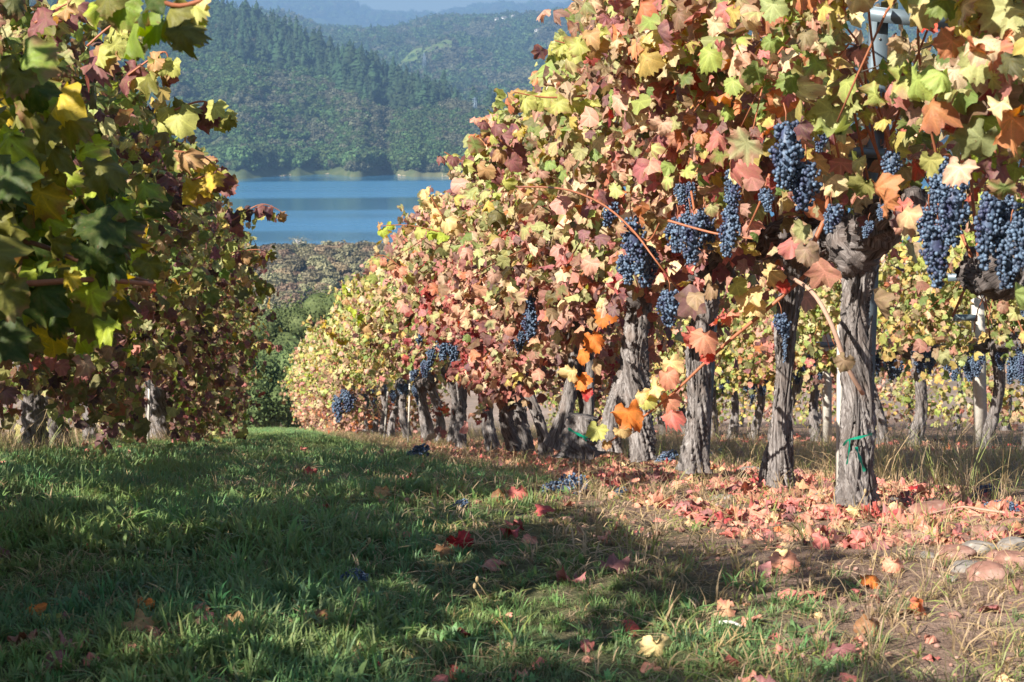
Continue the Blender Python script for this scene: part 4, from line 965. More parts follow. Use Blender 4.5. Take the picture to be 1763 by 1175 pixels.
# long red-brown canes lying on the face of the sunlit row
for vi, pp in ((9, [(655, 462, 20.5), (720, 418, 16), (785, 378, 13.2), (850, 345, 11)]), (7, [(786, 488, 14), (850, 455, 12), (905, 428, 10.3)]), (10, [(615, 548, 24.5), (655, 530, 21.5), (695, 505, 18)]), (3, [(885, 322, 10.3), (965, 325, 9.0), (1030, 348, 8.1), (1085, 392, 7.6), (1130, 450, 7.4), (1172, 505, 7.5)]), (3, [(1080, 390, 7.9), (1115, 415, 7.7), (1135, 385, 7.6)]),
               (2, [(1150, 380, 7.2), (1230, 402, 7.1), (1300, 412, 7.0)]), (2, [(1190, 330, 7.5), (1196, 370, 7.4), (1198, 410, 7.4)]), (1, [(1325, 300, 6.6), (1308, 350, 6.6), (1285, 400, 6.7)]), (1, [(1450, 300, 6.5), (1432, 200, 6.4), (1428, 110, 6.4)]), (6, [(960, 470, 10.5), (985, 440, 10), (1010, 395, 9.6)]), (12, [(648, 640, 20), (672, 612, 19), (690, 590, 18)])):
    tube_obj('cane', [at(*p) for p in pp], [.0052, .0046, .003], 7, M['cane'], RV[vi][0], RV[vi][1], 16)
# ragged shoots along the skyline of the sunlit row
SK = [((1010, 165), (940, 168), (882, 158), 7.8, 'pale', 1), ((1030, 60), (985, 75), (955, 70), 7.2, 'pale', 1), ((870, 300), (800, 280), (765, 262), 9.4, 'mauve', 3), ((900, 275), (855, 235), (835, 205), 9.0, 'mauve', 3), ((760, 400), (700, 388), (652, 390), 12.5, 'lime', 5), ((775, 390), (748, 350), (735, 325), 11.5, 'cream', 4), ((700, 470), (660, 440), (632, 452), 14.5, 'salmon', 6), ((630, 560), (600, 520), (588, 492), 19, 'lime', 9),
      ((590, 590), (562, 570), (552, 545), 24, 'yellow', 11), ((560, 640), (520, 640), (498, 655), 34, 'lime', 16), ((620, 590), (560, 600), (520, 612), 28, 'pale', 14)]
rq = random.Random(6)
for a_, m_, e_, y, c, vi in SK:
    lv = []
    for k in range(9):
        t = k / 8; px = a_[0] * (1 - t) ** 2 + 2 * m_[0] * t * (1 - t) + e_[0] * t * t; py = a_[1] * (1 - t) ** 2 + 2 * m_[1] * t * (1 - t) + e_[1] * t * t
        lv.append((px + rq.uniform(-.5, .5) * 180 / y, py + rq.uniform(-.2, .8) * 180 / y, y + rq.uniform(-.1, .1), (400 - 150 * t) / y * rq.uniform(.8, 1.1), rq.choice([c, c, c, 'pale', 'tan']), rq.uniform(-50, 50)))
    sprig(RV[vi][0], RV[vi][1], [(*a_, y), (*m_, y), (*e_, y)], lv, rad=(.005, .004, .002))
# and of the shaded row
SKL = [((300, 190), (350, 175), (388, 200), 8.0, 'plum', 8), ((300, 260), (350, 270), (385, 300), 9.0, 'pale', 8), ((330, 310), (375, 300), (395, 315), 8.5, 'yellow', 8), ((400, 380), (450, 352), (490, 368), 13.5, 'plum', 11), ((380, 440), (440, 430), (470, 440), 14, 'mauve', 11), ((400, 480), (440, 485), (468, 500), 16, 'olive', 12), ((430, 600), (455, 585), (478, 600), 22, 'lime', 15),
       ((150, 80), (200, 40), (230, 55), 7.5, 'pale', 6), ((60, 40), (100, 15), (120, 5), 6.5, 'mauve', 5), ((220, 130), (280, 90), (290, 110), 8, 'pale', 7)]
for a_, m_, e_, y, c, vi in SKL:
    lv = []
    for k in range(11):
        t = k / 10; px = a_[0] * (1 - t) ** 2 + 2 * m_[0] * t * (1 - t) + e_[0] * t * t; py = a_[1] * (1 - t) ** 2 + 2 * m_[1] * t * (1 - t) + e_[1] * t * t
        lv.append((px + rq.uniform(-.5, .5) * 220 / y, py + rq.uniform(-.2, .9) * 220 / y, y + rq.uniform(-.15, .15), (480 - 180 * t) / y * rq.uniform(.8, 1.15), rq.choice([c, c, 'olive', 'pale', 'mauve', 'tan']), rq.uniform(-60, 60)))
    sprig(LV[vi][0], LV[vi][1], [(*a_, y), (*m_, y), (*e_, y)], lv, rad=(.005, .004, .002))
# branches of the nearest shaded vine reaching into the picture
v, b_ = LV[5][0], LV[5][1]
rn = random.Random(31); lv = []
for k in range(330):
    px = rn.uniform(-60, 300) ; py = rn.uniform(60, 600)
    lim = np.interp(py, [0, 150, 260, 330, 480, 560, 600], [60, 110, 170, 270, 275, 180, 60])
    if px > lim * rn.uniform(.75, 1.05): continue
    y = rn.uniform(4.2, 5.6); lv.append((px, py, y, rn.uniform(260, 430) / y, rn.choice(['green', 'dark', 'olive', 'olive', 'lime', 'olive', 'dark', 'yellow']), rn.uniform(-50, 50)))
sprig(v, b_, [(-60, 395, 4.6), (60, 420, 4.6), (150, 455, 4.6), (265, 488, 4.7)], lv, 'cane_dark', (.007, .006, .004))
sprig(v, b_, [(-60, 492, 4.3), (60, 488, 4.3), (160, 482, 4.3), (262, 490, 4.4)], [(122, 478, 4.2, 44, 'yellow', 0), (185, 560, 4.3, 60, 'lime', 20), (15, 300, 3.6, 110, 'dark', 0)], 'cane', (.008, .007, .005))
sprig(v, b_, [(150, -60, 3.7), (230, -20, 3.7), (300, 10, 3.7), (350, 0, 3.7)], [(232, 35, 3.7, 120, 'green', -10), (208, 8, 3.8, 90, 'green', 30), (290, 20, 3.7, 95, 'olive', 10), (325, 40, 3.7, 80, 'lime', 25), (335, 10, 3.7, 60, 'pale', -20), (165, 10, 3.9, 60, 'lime', 0), (262, 0, 3.6, 90, 'dark', 0), (350, -5, 3.7, 50, 'cream', 0), (310, 55, 3.65, 70, 'olive', 30), (185, -5, 3.8, 70, 'olive', 0), (270, 40, 3.75, 70, 'green', -30)], 'cane', (.006, .005, .004))

# ------------------------------------------------------------------ trellis
def post(px, py_base, py_top, y, w, arms, label, mat='steel', lean=0, wood=None):
    t = at(px + lean, py_top, y); bx = at(px, py_base, y); z0 = gz(bx.x, y) - .1; o = tag(empty('trellis_post', (bx.x, y, z0)), label, 'trellis post', 'posts of the vine trellis'); H = t.z - z0
    dx = t.x - bx.x; pr = []
    n = 1
    th = .005
    Msh = Matrix.Shear('XY', 4, (0, 0)) if False else None
    for (cx, cyy, sx, sy) in ((0, 0, w, th), (-w / 2 + th / 2, w * .3 + th / 2 + .001, th, w * .6), (w / 2 - th / 2, w * .3 + th / 2 + .001, th, w * .6)):
        v_, f_ = box(cx, cyy, H / 2, sx, sy, H); v_[:, 0] += v_[:, 2] / H * dx; pr.append((v_, f_))
    if wood: pr = [box(0, 0, H / 2, w, w * .8, H)]; pr[0][0][:, 0] += pr[0][0][:, 2] / H * dx
    V, F = join(pr); link('post', mesh('post', V, F, M[wood or mat], False), o)
    for z in (.25, .5, .75, .96):      # bolt holes and bolts
        V, F, U = tube([Vector((dx * z + .0, -.006, H * z - .02)), Vector((dx * z, .002, H * z - .02))], .005, 8); link('bolt', mesh('bolt', V, F, M['wire']), o)
    for (ax0, ax1, ay, ah) in arms:      # photo px along the arm: from, to, height, thickness
        p0 = at(ax0, ay[0], y - .045); p1 = at(ax1, ay[1], y - .045); d = p1 - p0; q = d.to_track_quat('X', 'Z').to_matrix().to_4x4(); h = ah / FPX * y; c = (p0 + p1) / 2 - o.location
        pr = [box(c.x, c.y, c.z, d.length, .004, h, q), box(c.x, c.y + .018, c.z + h / 2 + .002, d.length, .036, .004, q)]
        V, F = join(pr); link('crossarm', mesh('crossarm', V, F, M['steel'], False), o)
    return o
post(1484, 840, 22, 7.45, .066, [(1494, 1645, (24, 42), 24), (1452, 1560, (262, 268), 16)], 'blue-grey steel post with a crossarm showing high among the leaves above the ribbon-tied vine', lean=32)
post(1212, 790, 330, 9.95, .04, [(1218, 1312, (408, 412), 12)], 'steel post whose lower crossarm shows under grape bunches between gnarled arms', lean=30)
post(1690, 768, 470, 16.6, .10, [(1632, 1692, (479, 477), 12), (1641, 1682, (548, 548), 10)], 'tall pale post with two short crossarms standing in the row behind', wood='stake', lean=-8)
post(1424, 760, 560, 20.5, .09, [(1398, 1440, (594, 594), 8)], 'short steel crossarm post just beside the ribbon-tied trunk, in the row behind', wood='stake')
def stake(px0, py0, px1, py1, y, w, label):
    a = at(px0, py0, y); b = at(px1, py1, y); g = gz(a.x, y) - .05; d = b - a; a = a + d * ((g - a.z) / d.z); d = b - a
    v_, f_ = box(0, 0, 0, w, .02, d.length, d.to_track_quat('Z', 'Y').to_matrix().to_4x4()); v_ += np.array(d) / 2
    V = v_.tolist(); o = link('stake', mesh('stake', np.array(V), f_, M['stake'], False)); o.location = a; tag(o, label, 'stake', 'training stakes along the rows'); return o
stake(1444, 850, 1447, 560, 7.12, .026, 'thin white stake close against the trunk tied with green ribbon')
stake(838, 752, 860, 624, 20.6, .045, 'leaning white stake among the close-set trunks of the sunlit row')
stake(703, 748, 706, 640, 24.5, .035, 'narrow pale stake on the lake side of the close-set trunks')
stake(255, 762, 258, 628, 17.2, .045, 'pale stake standing before the broad trunk of the shaded row')
stake(662, 745, 668, 668, 26, .03, 'pale stake beside the dark gap in the sunlit row')
def wire(pts, label, rad=.0024, grp='trellis wires'):
    Q = smooth_path(pts, 60); V, F, U = tube([q - Q[0] for q in Q], rad, 5); o = link('trellis_wire', mesh('trellis_wire', V, F, M['wire'])); o.location = Q[0]; tag(o, label, 'wire', grp)
def zrow(x, y, h): return Vector((x, y, gz(x, y) + h))
wire([at(1900, -60, 4.6), at(1763, 12, 5.0), at(1500, 118, 6.1), at(1270, 195, 7.8), zrow(1.55, 12, 1.7)], 'thin wire slanting across the upper leaves of the sunlit row')
wire([at(1900, 300, 5.3), at(1763, 310, 5.9), at(1560, 330, 6.8), at(1400, 352, 8.0), zrow(2.1, 14, 1.0), zrow(2.1, 30, 1.0)], 'thin wire running just above the gnarled arms')
wire([zrow(2.6, 4, 1.75), zrow(2.6, 16, 1.75), zrow(2.6, 34, 1.7)], 'thin wire on the far side of the sunlit row')
wire([zrow(-1.6, 4, 1.0), zrow(-1.3, 14, 1.0), zrow(-.9, 26, 1.0)], 'thin wire along the arms of the shaded row')
wire([zrow(6.2, 9, 1.0), zrow(6.2, 20, 1.0), zrow(6.2, 36, 1.0)], 'thin wire along the arms of the row behind')

# ribbons, stump
def ribbon(label, loops, tails, y, loc):
    """flat bands given by photo px; width in metres"""
    pr = []
    for pts, w in loops + tails:
        Q = smooth_path([at(*p) for p in pts], 14); V = []
        for i, q in enumerate(Q):
            t = (Q[min(i + 1, 14)] - Q[max(i - 1, 0)]).normalized(); s = t.cross(Vector((.3, -1, .1)).normalized()).normalized() * w * (.8 + .35 * sin(i * 1.1)) / 2
            V += [q - s, q + s]
        V = [v_ - loc for v_ in V]; V += [v_ + Vector((0, .0015, 0)) for v_ in V]; m = 30
        F = [(2 * i, 2 * i + 1, 2 * i + 3, 2 * i + 2) for i in range(14)] + [(m + 2 * i, m + 2 * i + 2, m + 2 * i + 3, m + 2 * i + 1) for i in range(14)]
        pr.append((np.array([tuple(v_) for v_ in V]), np.array(F)))
    V, F = join(pr); o = link('ribbon', mesh('ribbon', V, F, M['ribbon'])); o.location = loc; tag(o, label, 'ribbon')
ribbon('green plastic ribbon knotted round the thick trunk, two tails hanging', [([(1452, 768, 6.93), (1460, 758, 6.915), (1478, 754, 6.905), (1496, 749, 6.92), (1502, 748, 6.96)], .010)], [([(1463, 756, 6.905), (1462, 775, 6.89), (1458, 800, 6.90)], .007), ([(1474, 770, 6.895), (1480, 788, 6.88), (1489, 812, 6.885)], .013)], 7, at(1478, 760, 6.92))
sb = at(1003, 768, 11.9); st = tag(empty('vine_stump', (sb.x, sb.y, gz(sb.x, sb.y))), 'short sawn-off grey stump with a green ribbon, beside the leaning vine', 'stump')
trunk_obj(st, st.location, [at(1003, 782, 11.9), at(1002, 760, 11.9), at(1003, 735, 11.9), at(1006, 716, 11.9)], [.135, .12, .10, .092], 77, 40, 70, .13)
ribbon('green ribbon tied round the sawn-off stump', [([(978, 738, 11.78), (990, 745, 11.775), (1005, 752, 11.78), (1024, 756, 11.8)], .016)], [([(1005, 752, 11.77), (1012, 746, 11.76), (1022, 742, 11.77)], .012), ([(1003, 752, 11.77), (1010, 760, 11.76)], .012)], 11.8, at(1000, 750, 11.8))

# ------------------------------------------------------------------ the ground cover
rg = np.random.RandomState(77)
def blade_tuft(seed, nb, L, Wd, spread, lean=.6):
    r = np.random.RandomState(seed); V = []; F = []; U = []
    for i in range(nb):
        a = r.uniform(0, 6.28); q = r.uniform(0, spread); l = L * r.uniform(.45, 1.15); w = Wd * r.uniform(.6, 1.3); le = lean * r.uniform(.2, 1.2); b0 = np.array([q * cos(a), q * sin(a), 0]); di = np.array([cos(a + r.normal(0, .7)), sin(a + r.normal(0, .7)), 0]); sd = np.array([-di[1], di[0], 0]); dry = r.uniform(0, 1) ** 2
        n = len(V)
        for k, (t, ww) in enumerate(((0, .7), (.4, 1), (.75, .7))):
            c = b0 + di * l * le * t * t * 1.0 + np.array([0, 0, l * (t - .35 * le * t * t)]); V += [c - sd * w * ww / 2, c + sd * w * ww / 2]; U += [(dry, t), (dry, t)]
        V.append(b0 + di * l * le * 1.05 + np.array([0, 0, l * (1 - .42 * le)])); U.append((dry, 1))
        F += [(n, n + 1, n + 3, n + 2), (n + 2, n + 3, n + 5, n + 4), (n + 4, n + 5, n + 6)]
    return V, F, U
def tuft(seed, *a, mat):
    V, F, U = blade_tuft(seed, *a); return mesh('tuft', V, F, mat, False, U)
G = [tuft(i, 20, .07, .0055, .05, .9, mat=M['grass']) for i in range(4)] + [tuft(10 + i, 10, .11, .005, .035, .7, mat=M['grass']) for i in range(2)] + [tuft(20 + i, 9, .07, .014, .03, 1.2, mat=M['grass']) for i in range(3)]
gsrc = proto_col('grass_sources', G)
def spread(n, y0, y1, xl, xr, p=1.0):
    u = rg.uniform(0, 1, n); y = (y0 ** (1 - p) + u * (y1 ** (1 - p) - y0 ** (1 - p))) ** (1 / (1 - p)) if p != 1 else y0 * (y1 / y0) ** u
    a = np.interp(y, *xl) if isinstance(xl, tuple) else xl; b = np.interp(y, *xr) if isinstance(xr, tuple) else xr
    return a + (b - a) * rg.uniform(0, 1, n), y
def put(x, y): return np.stack([x, y, ground_z(x, y)], 1)
x, y = spread(46000, 2.9, 52, ([2.6, 8, 52], [-1.3, -2.2, -3.2]), ([2.6, 5, 8, 15, 52], [2.2, 2.1, 1.7, 1.35, 1.2]), .85)
green = 1 - np.clip((x + 1.0 * fbm(x * 1.2, y * 1.2, 3, 5) - np.interp(y, [4.2, 5, 8, 15], [1.3, .75, .62, .8])) / .8, 0, .93); green *= np.clip((x + 2.4) / .8, .15, 1); green *= np.where((x > 1.25) & (y > 5.3), .15, 1)
patch = np.clip(.95 + 1.0 * fbm(x * 2.5, y * 2.5, 3, 15), .45, 1)
k = rg.uniform(0, 1, len(x)) < green * patch; x, y = x[k], y[k]; n = len(x)
idx = rg.choice(9, n, p=[.16, .16, .16, .12, .1, .1, .07, .07, .06]); tall = np.clip(1 + .9 * fbm(x * 1.5, y * 1.5, 2, 33), .5, 1.6)
col = np.ones((n, 4), np.float32); h = fbm(x * 2, y * 2, 3, 44); col[:, 0] = np.clip(.95 + .5 * h + rg.normal(0, .12, n), .5, 1.7); col[:, 1] = np.clip(1 + .2 * h + rg.normal(0, .1, n), .6, 1.5); col[:, 2] = np.clip(1 - .2 * h, .5, 1.5)
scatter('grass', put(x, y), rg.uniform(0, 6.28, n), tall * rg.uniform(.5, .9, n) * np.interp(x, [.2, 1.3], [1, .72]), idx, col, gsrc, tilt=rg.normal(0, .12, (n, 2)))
# straw: standing dry stalks and flat fragments under the rows
D = [tuft(40 + i, 9, .13, .0028, .04, .8, mat=M['straw_i']) for i in range(3)] + [tuft(50 + i, 12, .05, .004, .05, 1.8, mat=M['straw_i']) for i in range(3)] + [tuft(60 + i, 8, .34, .0026, .05, .7, mat=M['straw_i']) for i in range(2)]
dsrc = proto_col('straw_sources', D)
X = []; 
x1, y1 = spread(7000, 3.0, 40, 1.0, ([3, 6, 40], [2.4, 3.6, 3.6]), .6); i1 = rg.choice([0, 1, 3, 4, 5], len(x1), p=[.08, .08, .28, .28, .28])
x2, y2 = spread(2600, 9.0, 40, 2.9, 5.8, .6); i2 = rg.choice([0, 1, 2, 6, 7], len(x2), p=[.25, .25, .2, .15, .15])
x3, y3 = spread(2400, 8, 26, ([8, 26], [-3.4, -3.0]), ([8, 14, 20, 26], [-1.3, -1.25, -.7, -.3]), .6); i3 = rg.choice([0, 1, 2, 6], len(x3), p=[.3, .3, .3, .1])
x4, y4 = spread(3500, 3, 20, -1.5, 1.2, .6); i4 = rg.choice([3, 4, 5], len(x4))
x5, y5 = spread(1100, 20, 50, 1.0, 2.6, .6); i5 = rg.choice([0, 1, 2], len(x5))
x6, y6 = spread(260, 7.3, 11, 2.75, 4.2, .6); i6 = rg.choice([2, 6, 7], len(x6))
x = np.concatenate([x1, x2, x3, x4, x5, x6]); y = np.concatenate([y1, y2, y3, y4, y5, y6]); idx = np.concatenate([i1, i2, i3, i4, i5, i6]); n = len(x)
col = np.ones((n, 4), np.float32); col[:, :3] = rg.uniform(.65, 1.25, (n, 1)); col[:, 2] *= rg.uniform(.8, 1.2, n)
gr = (rg.uniform(0, 1, n) < .22); col[gr, 0] *= .6; col[gr, 1] *= .95; col[gr, 2] *= .5
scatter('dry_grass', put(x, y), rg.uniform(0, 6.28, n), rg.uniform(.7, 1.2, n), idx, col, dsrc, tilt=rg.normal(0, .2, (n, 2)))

# fallen leaves
PALD = dict(salmon=6, pink=5, cream=1.1, tan=1.2, orange=.3, brown=1.8, crimson=.9, red=.7, mauve=2.2)
def lay(n, y0, y1, xa, xb, p=.7):
    x, y = spread(n, y0, y1, xa, xb, p); z = ground_z(x, y)
    N = np.stack([rg.normal(0, .5, n), rg.normal(-.1, .5, n), np.ones(n)], 1); a = rg.uniform(0, 6.28, n); T = np.stack([np.cos(a), np.sin(a), 0 * a], 1)
    return np.stack([x, y, z + rg.uniform(.006, .028, n)], 1), frames(N, T), rg.uniform(.022, .052, n)
P1, R1, S1 = lay(11000, 5.75, 40, ([5.9, 8, 20, 40], [1.55, 1.5, 1.6, 1.6]), ([5.9, 40], [3.1, 3.0]))
kp = (.56 + 1.4 * fbm(P1[:, 0] * 2.2, P1[:, 1] * 1.6, 3, 88) > rg.uniform(0, 1, len(P1))); P1, R1, S1 = P1[kp], R1[kp], S1[kp]
P2, R2, S2 = lay(260, 3.4, 16, -1.4, 1.5)
P3, R3, S3 = lay(220, 8, 22, -2.4, -.9)
P4, R4, S4 = lay(400, 12, 34, 5.3, 7.2)
P5, R5, S5 = lay(110, 3.5, 5.0, -1.0, 1.9)
P_ = np.concatenate([P1, P2, P3, P4, P5]); R_ = np.concatenate([R1, R2, R3, R4, R5]); S_ = np.concatenate([S1, S2, S3, S4, S5]); n = len(P_)
keys = list(PALD); wts = np.array(list(PALD.values())); wts = wts / wts.sum(); ci = rg.choice(len(keys), n, p=wts)
C_ = np.array([PAL[k_] for k_ in keys])[ci] * .84 + np.array([.74, .36, .32]) * .16; C_ = C_ * rg.uniform(.7, 1.15, (n, 1)); q = proj(P_)
big = S_ / q[:, 2] * ((q[:, 0] > 5) & (q[:, 0] < 1758) & (q[:, 1] < 1170)); order = np.argsort(-big)[:300]
marks = [('the foot of the ribbon-tied trunk', (1480, 860)), ('the swollen foot of the slender trunk', (1337, 835)), ('the foot of the twisted trunk', (1197, 800)), ('the sawn-off stump', (1003, 765)), ('the reddish stones at the edge of the bare strip', (1690, 930)), ('the fallen bunch of grapes in the grass', (970, 848)),
         ('the close-set trunks of the sunlit row', (780, 765)), ('the dry grass under the shaded row', (90, 800))]
word = dict(salmon='salmon-coloured', pink='pink', cream='cream-coloured', tan='tan', orange='orange', brown='brown', crimson='crimson', red='red', mauve='dull mauve')
for i in order:
    o = bpy.data.objects.new('fallen_leaf', DRY_ME[rg.randint(0, len(DRY_ME))]); COL.objects.link(o)
    o.location = P_[i]; o.rotation_euler = Matrix(R_[i].tolist()).to_euler(); s = float(S_[i]) * 1.1; o.scale = (s, s, s); o.color = (*C_[i], float(rg.uniform(0, 1)))
    w = word[keys[ci[i]]]; dm = [(math.hypot(q[i, 0] - mx, (q[i, 1] - my) * 1.6), nm) for nm, (mx, my) in marks]; d0, nm = min(dm)
    if d0 < 230: lab = f'{w} fallen leaf lying by {nm}'; g_ = f'{w} fallen leaves by {nm}'
    elif q[i, 1] > 1010: lab = f'{w} fallen leaf in the shaded grass close to the viewer'; g_ = f'{w} leaves in the near shaded grass'
    else: lab = f'{w} fallen leaf in the grass of the aisle'; g_ = f'{w} leaves in the aisle grass'
    tag(o, lab, 'leaf', g_)
rest = np.setdiff1d(np.arange(n), order); c4 = np.concatenate([C_[rest], rg.uniform(0, 1, (len(rest), 1))], 1)
V, F, U, CC = leaf_mass(P_[rest], R_[rest], S_[rest], c4, LEAF_DRY, rg, (0, 0, 0)); tag(link('leaf_litter', mesh('leaf_litter', V, F, M['dry_leaf_pts'], True, U, CC)), kind='stuff')
def big_leaf(px, py, w, c, label, tilt=(-.2, -.9, .5), roll=0, lift=.03):
    p = on_ground(px, py) + Vector((0, 0, lift)); s = w / FPX * (p - EYE).length / 1.6; Rm = frames(np.array([tilt]), np.array([[sin(R(roll)), .2, -cos(R(roll))]]))[0]
    o = bpy.data.objects.new('fallen_leaf', DRY_ME[rg.randint(0, len(DRY_ME))]); COL.objects.link(o); o.location = p; o.rotation_euler = Matrix(Rm.tolist()).to_euler(); o.scale = (s, s, s); o.color = (*PAL[c], .5); tag(o, label, 'leaf')
for a_ in [(1348, 985, 62, 'salmon', 'large pale salmon leaf standing curled on the bare strip by itself'), (1352, 965, 44, 'cream', 'cream leaf curled behind the large salmon leaf on the bare strip', (.1, -.6, .8)), (1540, 990, 50, 'salmon', 'folded salmon leaf before the heap of stones'), (1500, 1012, 44, 'orange', 'crumpled orange leaf flat in thin grass below the folded salmon one', (0, -.3, 1)),
           (792, 950, 56, 'crimson', 'dark red leaf standing up in the shaded grass', (-.1, -1, .2), 30), (766, 962, 44, 'brown', 'dark brown leaf lying against the upright red leaf', (.2, -.6, .6)), (660, 860, 42, 'tan', 'tan curled leaf in the grass short of the trunks', (0, -.8, .5)), (868, 868, 44, 'brown', 'brown leaf beside the fallen grape bunch, its edge raised', (.2, -.9, .4)), (890, 862, 40, 'pink', 'pinkish curled leaf behind the brown one near the fallen bunch'),
           (1130, 1135, 64, 'cream', 'pale cream leaf standing in the dark near grass', (-.1, -1, .3)), (92, 1085, 66, 'pale', 'pale green leaf domed over the dark near grass', (0, -.6, .8)), (235, 1095, 60, 'tan', 'tan leaf with a bright torn edge in the dark near grass', (.1, -.4, 1)), (60, 1065, 50, 'orange', 'rust-orange leaf in the dark grass at the picture edge', (0, -.6, .7)), (250, 1060, 40, 'orange', 'small rusty leaf poking up behind the tan torn leaf', (0, -1, .4)),
           (345, 1085, 64, 'mauve', 'dull pinkish crumpled leaf in dark grass, first of two side by side', (.1, -.5, .8)), (395, 1088, 60, 'tan', 'greyish tan crumpled leaf beside the dull pinkish one', (-.2, -.5, .8)), (105, 1145, 66, 'mauve', 'large dull mauve leaf lowest in the dark near grass', (0, -.4, 1)), (560, 1075, 46, 'brown', 'brown leaf alone in the shade below the weed stalk', (0, -.6, .8)), (1500, 1095, 60, 'brown', 'rusty brown leaf in the shade of the near bare strip', (0, -.7, .6)), (1450, 1140, 60, 'mauve', 'dark mauve leaf in the deepest near shade', (0, -.7, .6)),
           (1585, 850, 50, 'crimson', 'bright crimson leaf just past the ribbon-tied trunk', (0, -.4, 1)), (1475, 893, 44, 'cream', 'cream crumpled leaf at the front edge of the litter, before the ribbon-tied trunk', (0, -.8, .6)), (1545, 888, 46, 'cream', 'light yellow crumpled leaf beside the round red stone'), (1440, 890, 40, 'pink', 'bright pink leaf at the front edge of the litter'), (935, 772, 46, 'salmon', 'large salmon leaf standing up at the stump side of the litter', (0, -1, .3)), (900, 780, 40, 'red', 'red leaf beside the large upright salmon one', (0, -.7, .6))]:
    big_leaf(*a_)

# fallen bunches
def fallen(px, py, w, label, kind=1, flat=.5):
    p = on_ground(px, py); s = w / FPX * (p - EYE).length / BUNCH_L[kind]; o = bpy.data.objects.new('grape_bunch', BUNCH[kind]); COL.objects.link(o)
    o.rotation_euler = (0, R(90), R(8)); o.scale = (s, s, s); o.location = p + Vector((BUNCH_L[kind] * s / 2, 0, .035 * s)); tag(o, label, 'grapes', 'fallen bunches of grapes')
fallen(970, 850, 74, 'fallen bunch of blue grapes on the sunlit grass in the aisle', 4); fallen(1145, 800, 40, 'fallen grapes in the litter before the twisted trunk', 3); fallen(1230, 792, 30, 'fallen grapes just behind the foot of the twisted trunk', 3); fallen(1718, 886, 62, 'fallen bunch of grapes resting against the long bare twig', 0)
fallen(1690, 858, 38, 'small fallen bunch behind the long bare twig', 3); fallen(718, 790, 40, 'dark fallen bunch in the grass short of the close-set trunks', 3); fallen(610, 1010, 52, 'bluish fallen bunch in the deep shade near the weed stalk', 1); fallen(1065, 855, 26, 'few fallen grapes beside a pale leaf, past the big fallen bunch', 3); fallen(790, 878, 30, 'few fallen grapes half hidden in grass below the tan leaves', 3)

# stones
def stone(px, py, w, hgt, mat, label, seed, dp=.8, group=None):
    p = on_ground(px, py); r = np.random.RandomState(seed); sw = w / FPX * (p - EYE).length / 2; V, F = ICO[4]
    d = 1 + .30 * fbm(V[:, 0] * .9 + seed, V[:, 1] * .9 + V[:, 2] * .7, 3, seed) + .05 * fbm(V[:, 0] * 5 + seed, V[:, 1] * 5 + V[:, 2] * 4, 3, seed + 1)
    V = np.sign(V) * np.abs(V) ** .8 * d[:, None] * [sw, sw * dp, sw * hgt * .85]; o = link('stone', mesh('stone', V, F, M[mat])); o.location = p + Vector((0, sw * .4, sw * hgt * .22)); o.rotation_euler = (r.uniform(-.15, .15), r.uniform(-.15, .15), r.uniform(-.5, .5)); tag(o, label, 'stone', group)
ST = [(1610, 888, 74, .55, 'stone_red', 'rounded red-brown stone at the front of the leaf litter beyond the ribbon-tied trunk'), (1650, 965, 62, .6, 'stone_red', 'low reddish stone at the aisle end of the stone heap'), (1690, 952, 60, .5, 'stone_grey', 'pale flat stone on top in the middle of the stone heap'), (1705, 925, 62, .6, 'stone_red', 'rosy rounded stone highest in the stone heap'), (1745, 945, 52, .6, 'stone_grey', 'smooth grey stone of the heap beside the rosy one'), (1705, 1000, 70, .65, 'stone_red', 'big pink-red stone lowest in the stone heap'),
      (1668, 985, 56, .5, 'stone_grey', 'grey-topped stone between two red stones of the heap'), (1755, 975, 70, .6, 'stone_red', 'large rosy stone cut by the picture edge'), (1660, 935, 40, .5, 'stone_red', 'small reddish stone behind the pale flat one'), (1730, 965, 50, .5, 'stone_red', 'orange-pink stone wedged inside the heap'), (1758, 1018, 44, .7, 'stone_red', 'red stone lowest at the picture edge'), (1640, 1002, 18, .8, 'stone_grey', 'small cream pebble in thin grass before the heap'), (1600, 962, 30, .5, 'stone_grey', 'small grey stone on bare soil left of the heap'.replace('left of', 'short of')),
      (1690, 905, 56, .35, 'stone_red', 'flat reddish stone sunk in soil between twig and heap'), (1745, 905, 44, .4, 'stone_red', 'red stone under the twig at the picture edge'), (1575, 925, 46, .4, 'stone_red', 'dull red stone sunk in dry leaves before the round stone'), (1245, 862, 40, .4, 'stone_grey', 'flat grey stone in the litter in front of the twisted trunk'), (1280, 790, 34, .6, 'stone_red', 'rose stone between the twisted and the slender trunk'), (1290, 815, 44, .35, 'stone_grey', 'grey stone slab beside the swollen foot'), (1545, 868, 40, .35, 'stone_grey', 'flat brown-grey stone close to the ribbon-tied trunk'), (1448, 850, 22, 1.2, 'stone_grey', 'pale rough lump against the foot of the ribbon-tied trunk'), (1420, 858, 30, .4, 'stone_grey', 'small brown-grey stone in litter beside the pale lump'), (1405, 918, 24, .3, 'stone_grey', 'small flat stone on the bare strip'), (1735, 990, 34, .5, 'stone_grey', 'small grey stone in the lower gap of the heap')]
for i, (px, py, w, h, m_, lab) in enumerate(ST): stone(px, py, w, h, m_, lab, 400 + i)
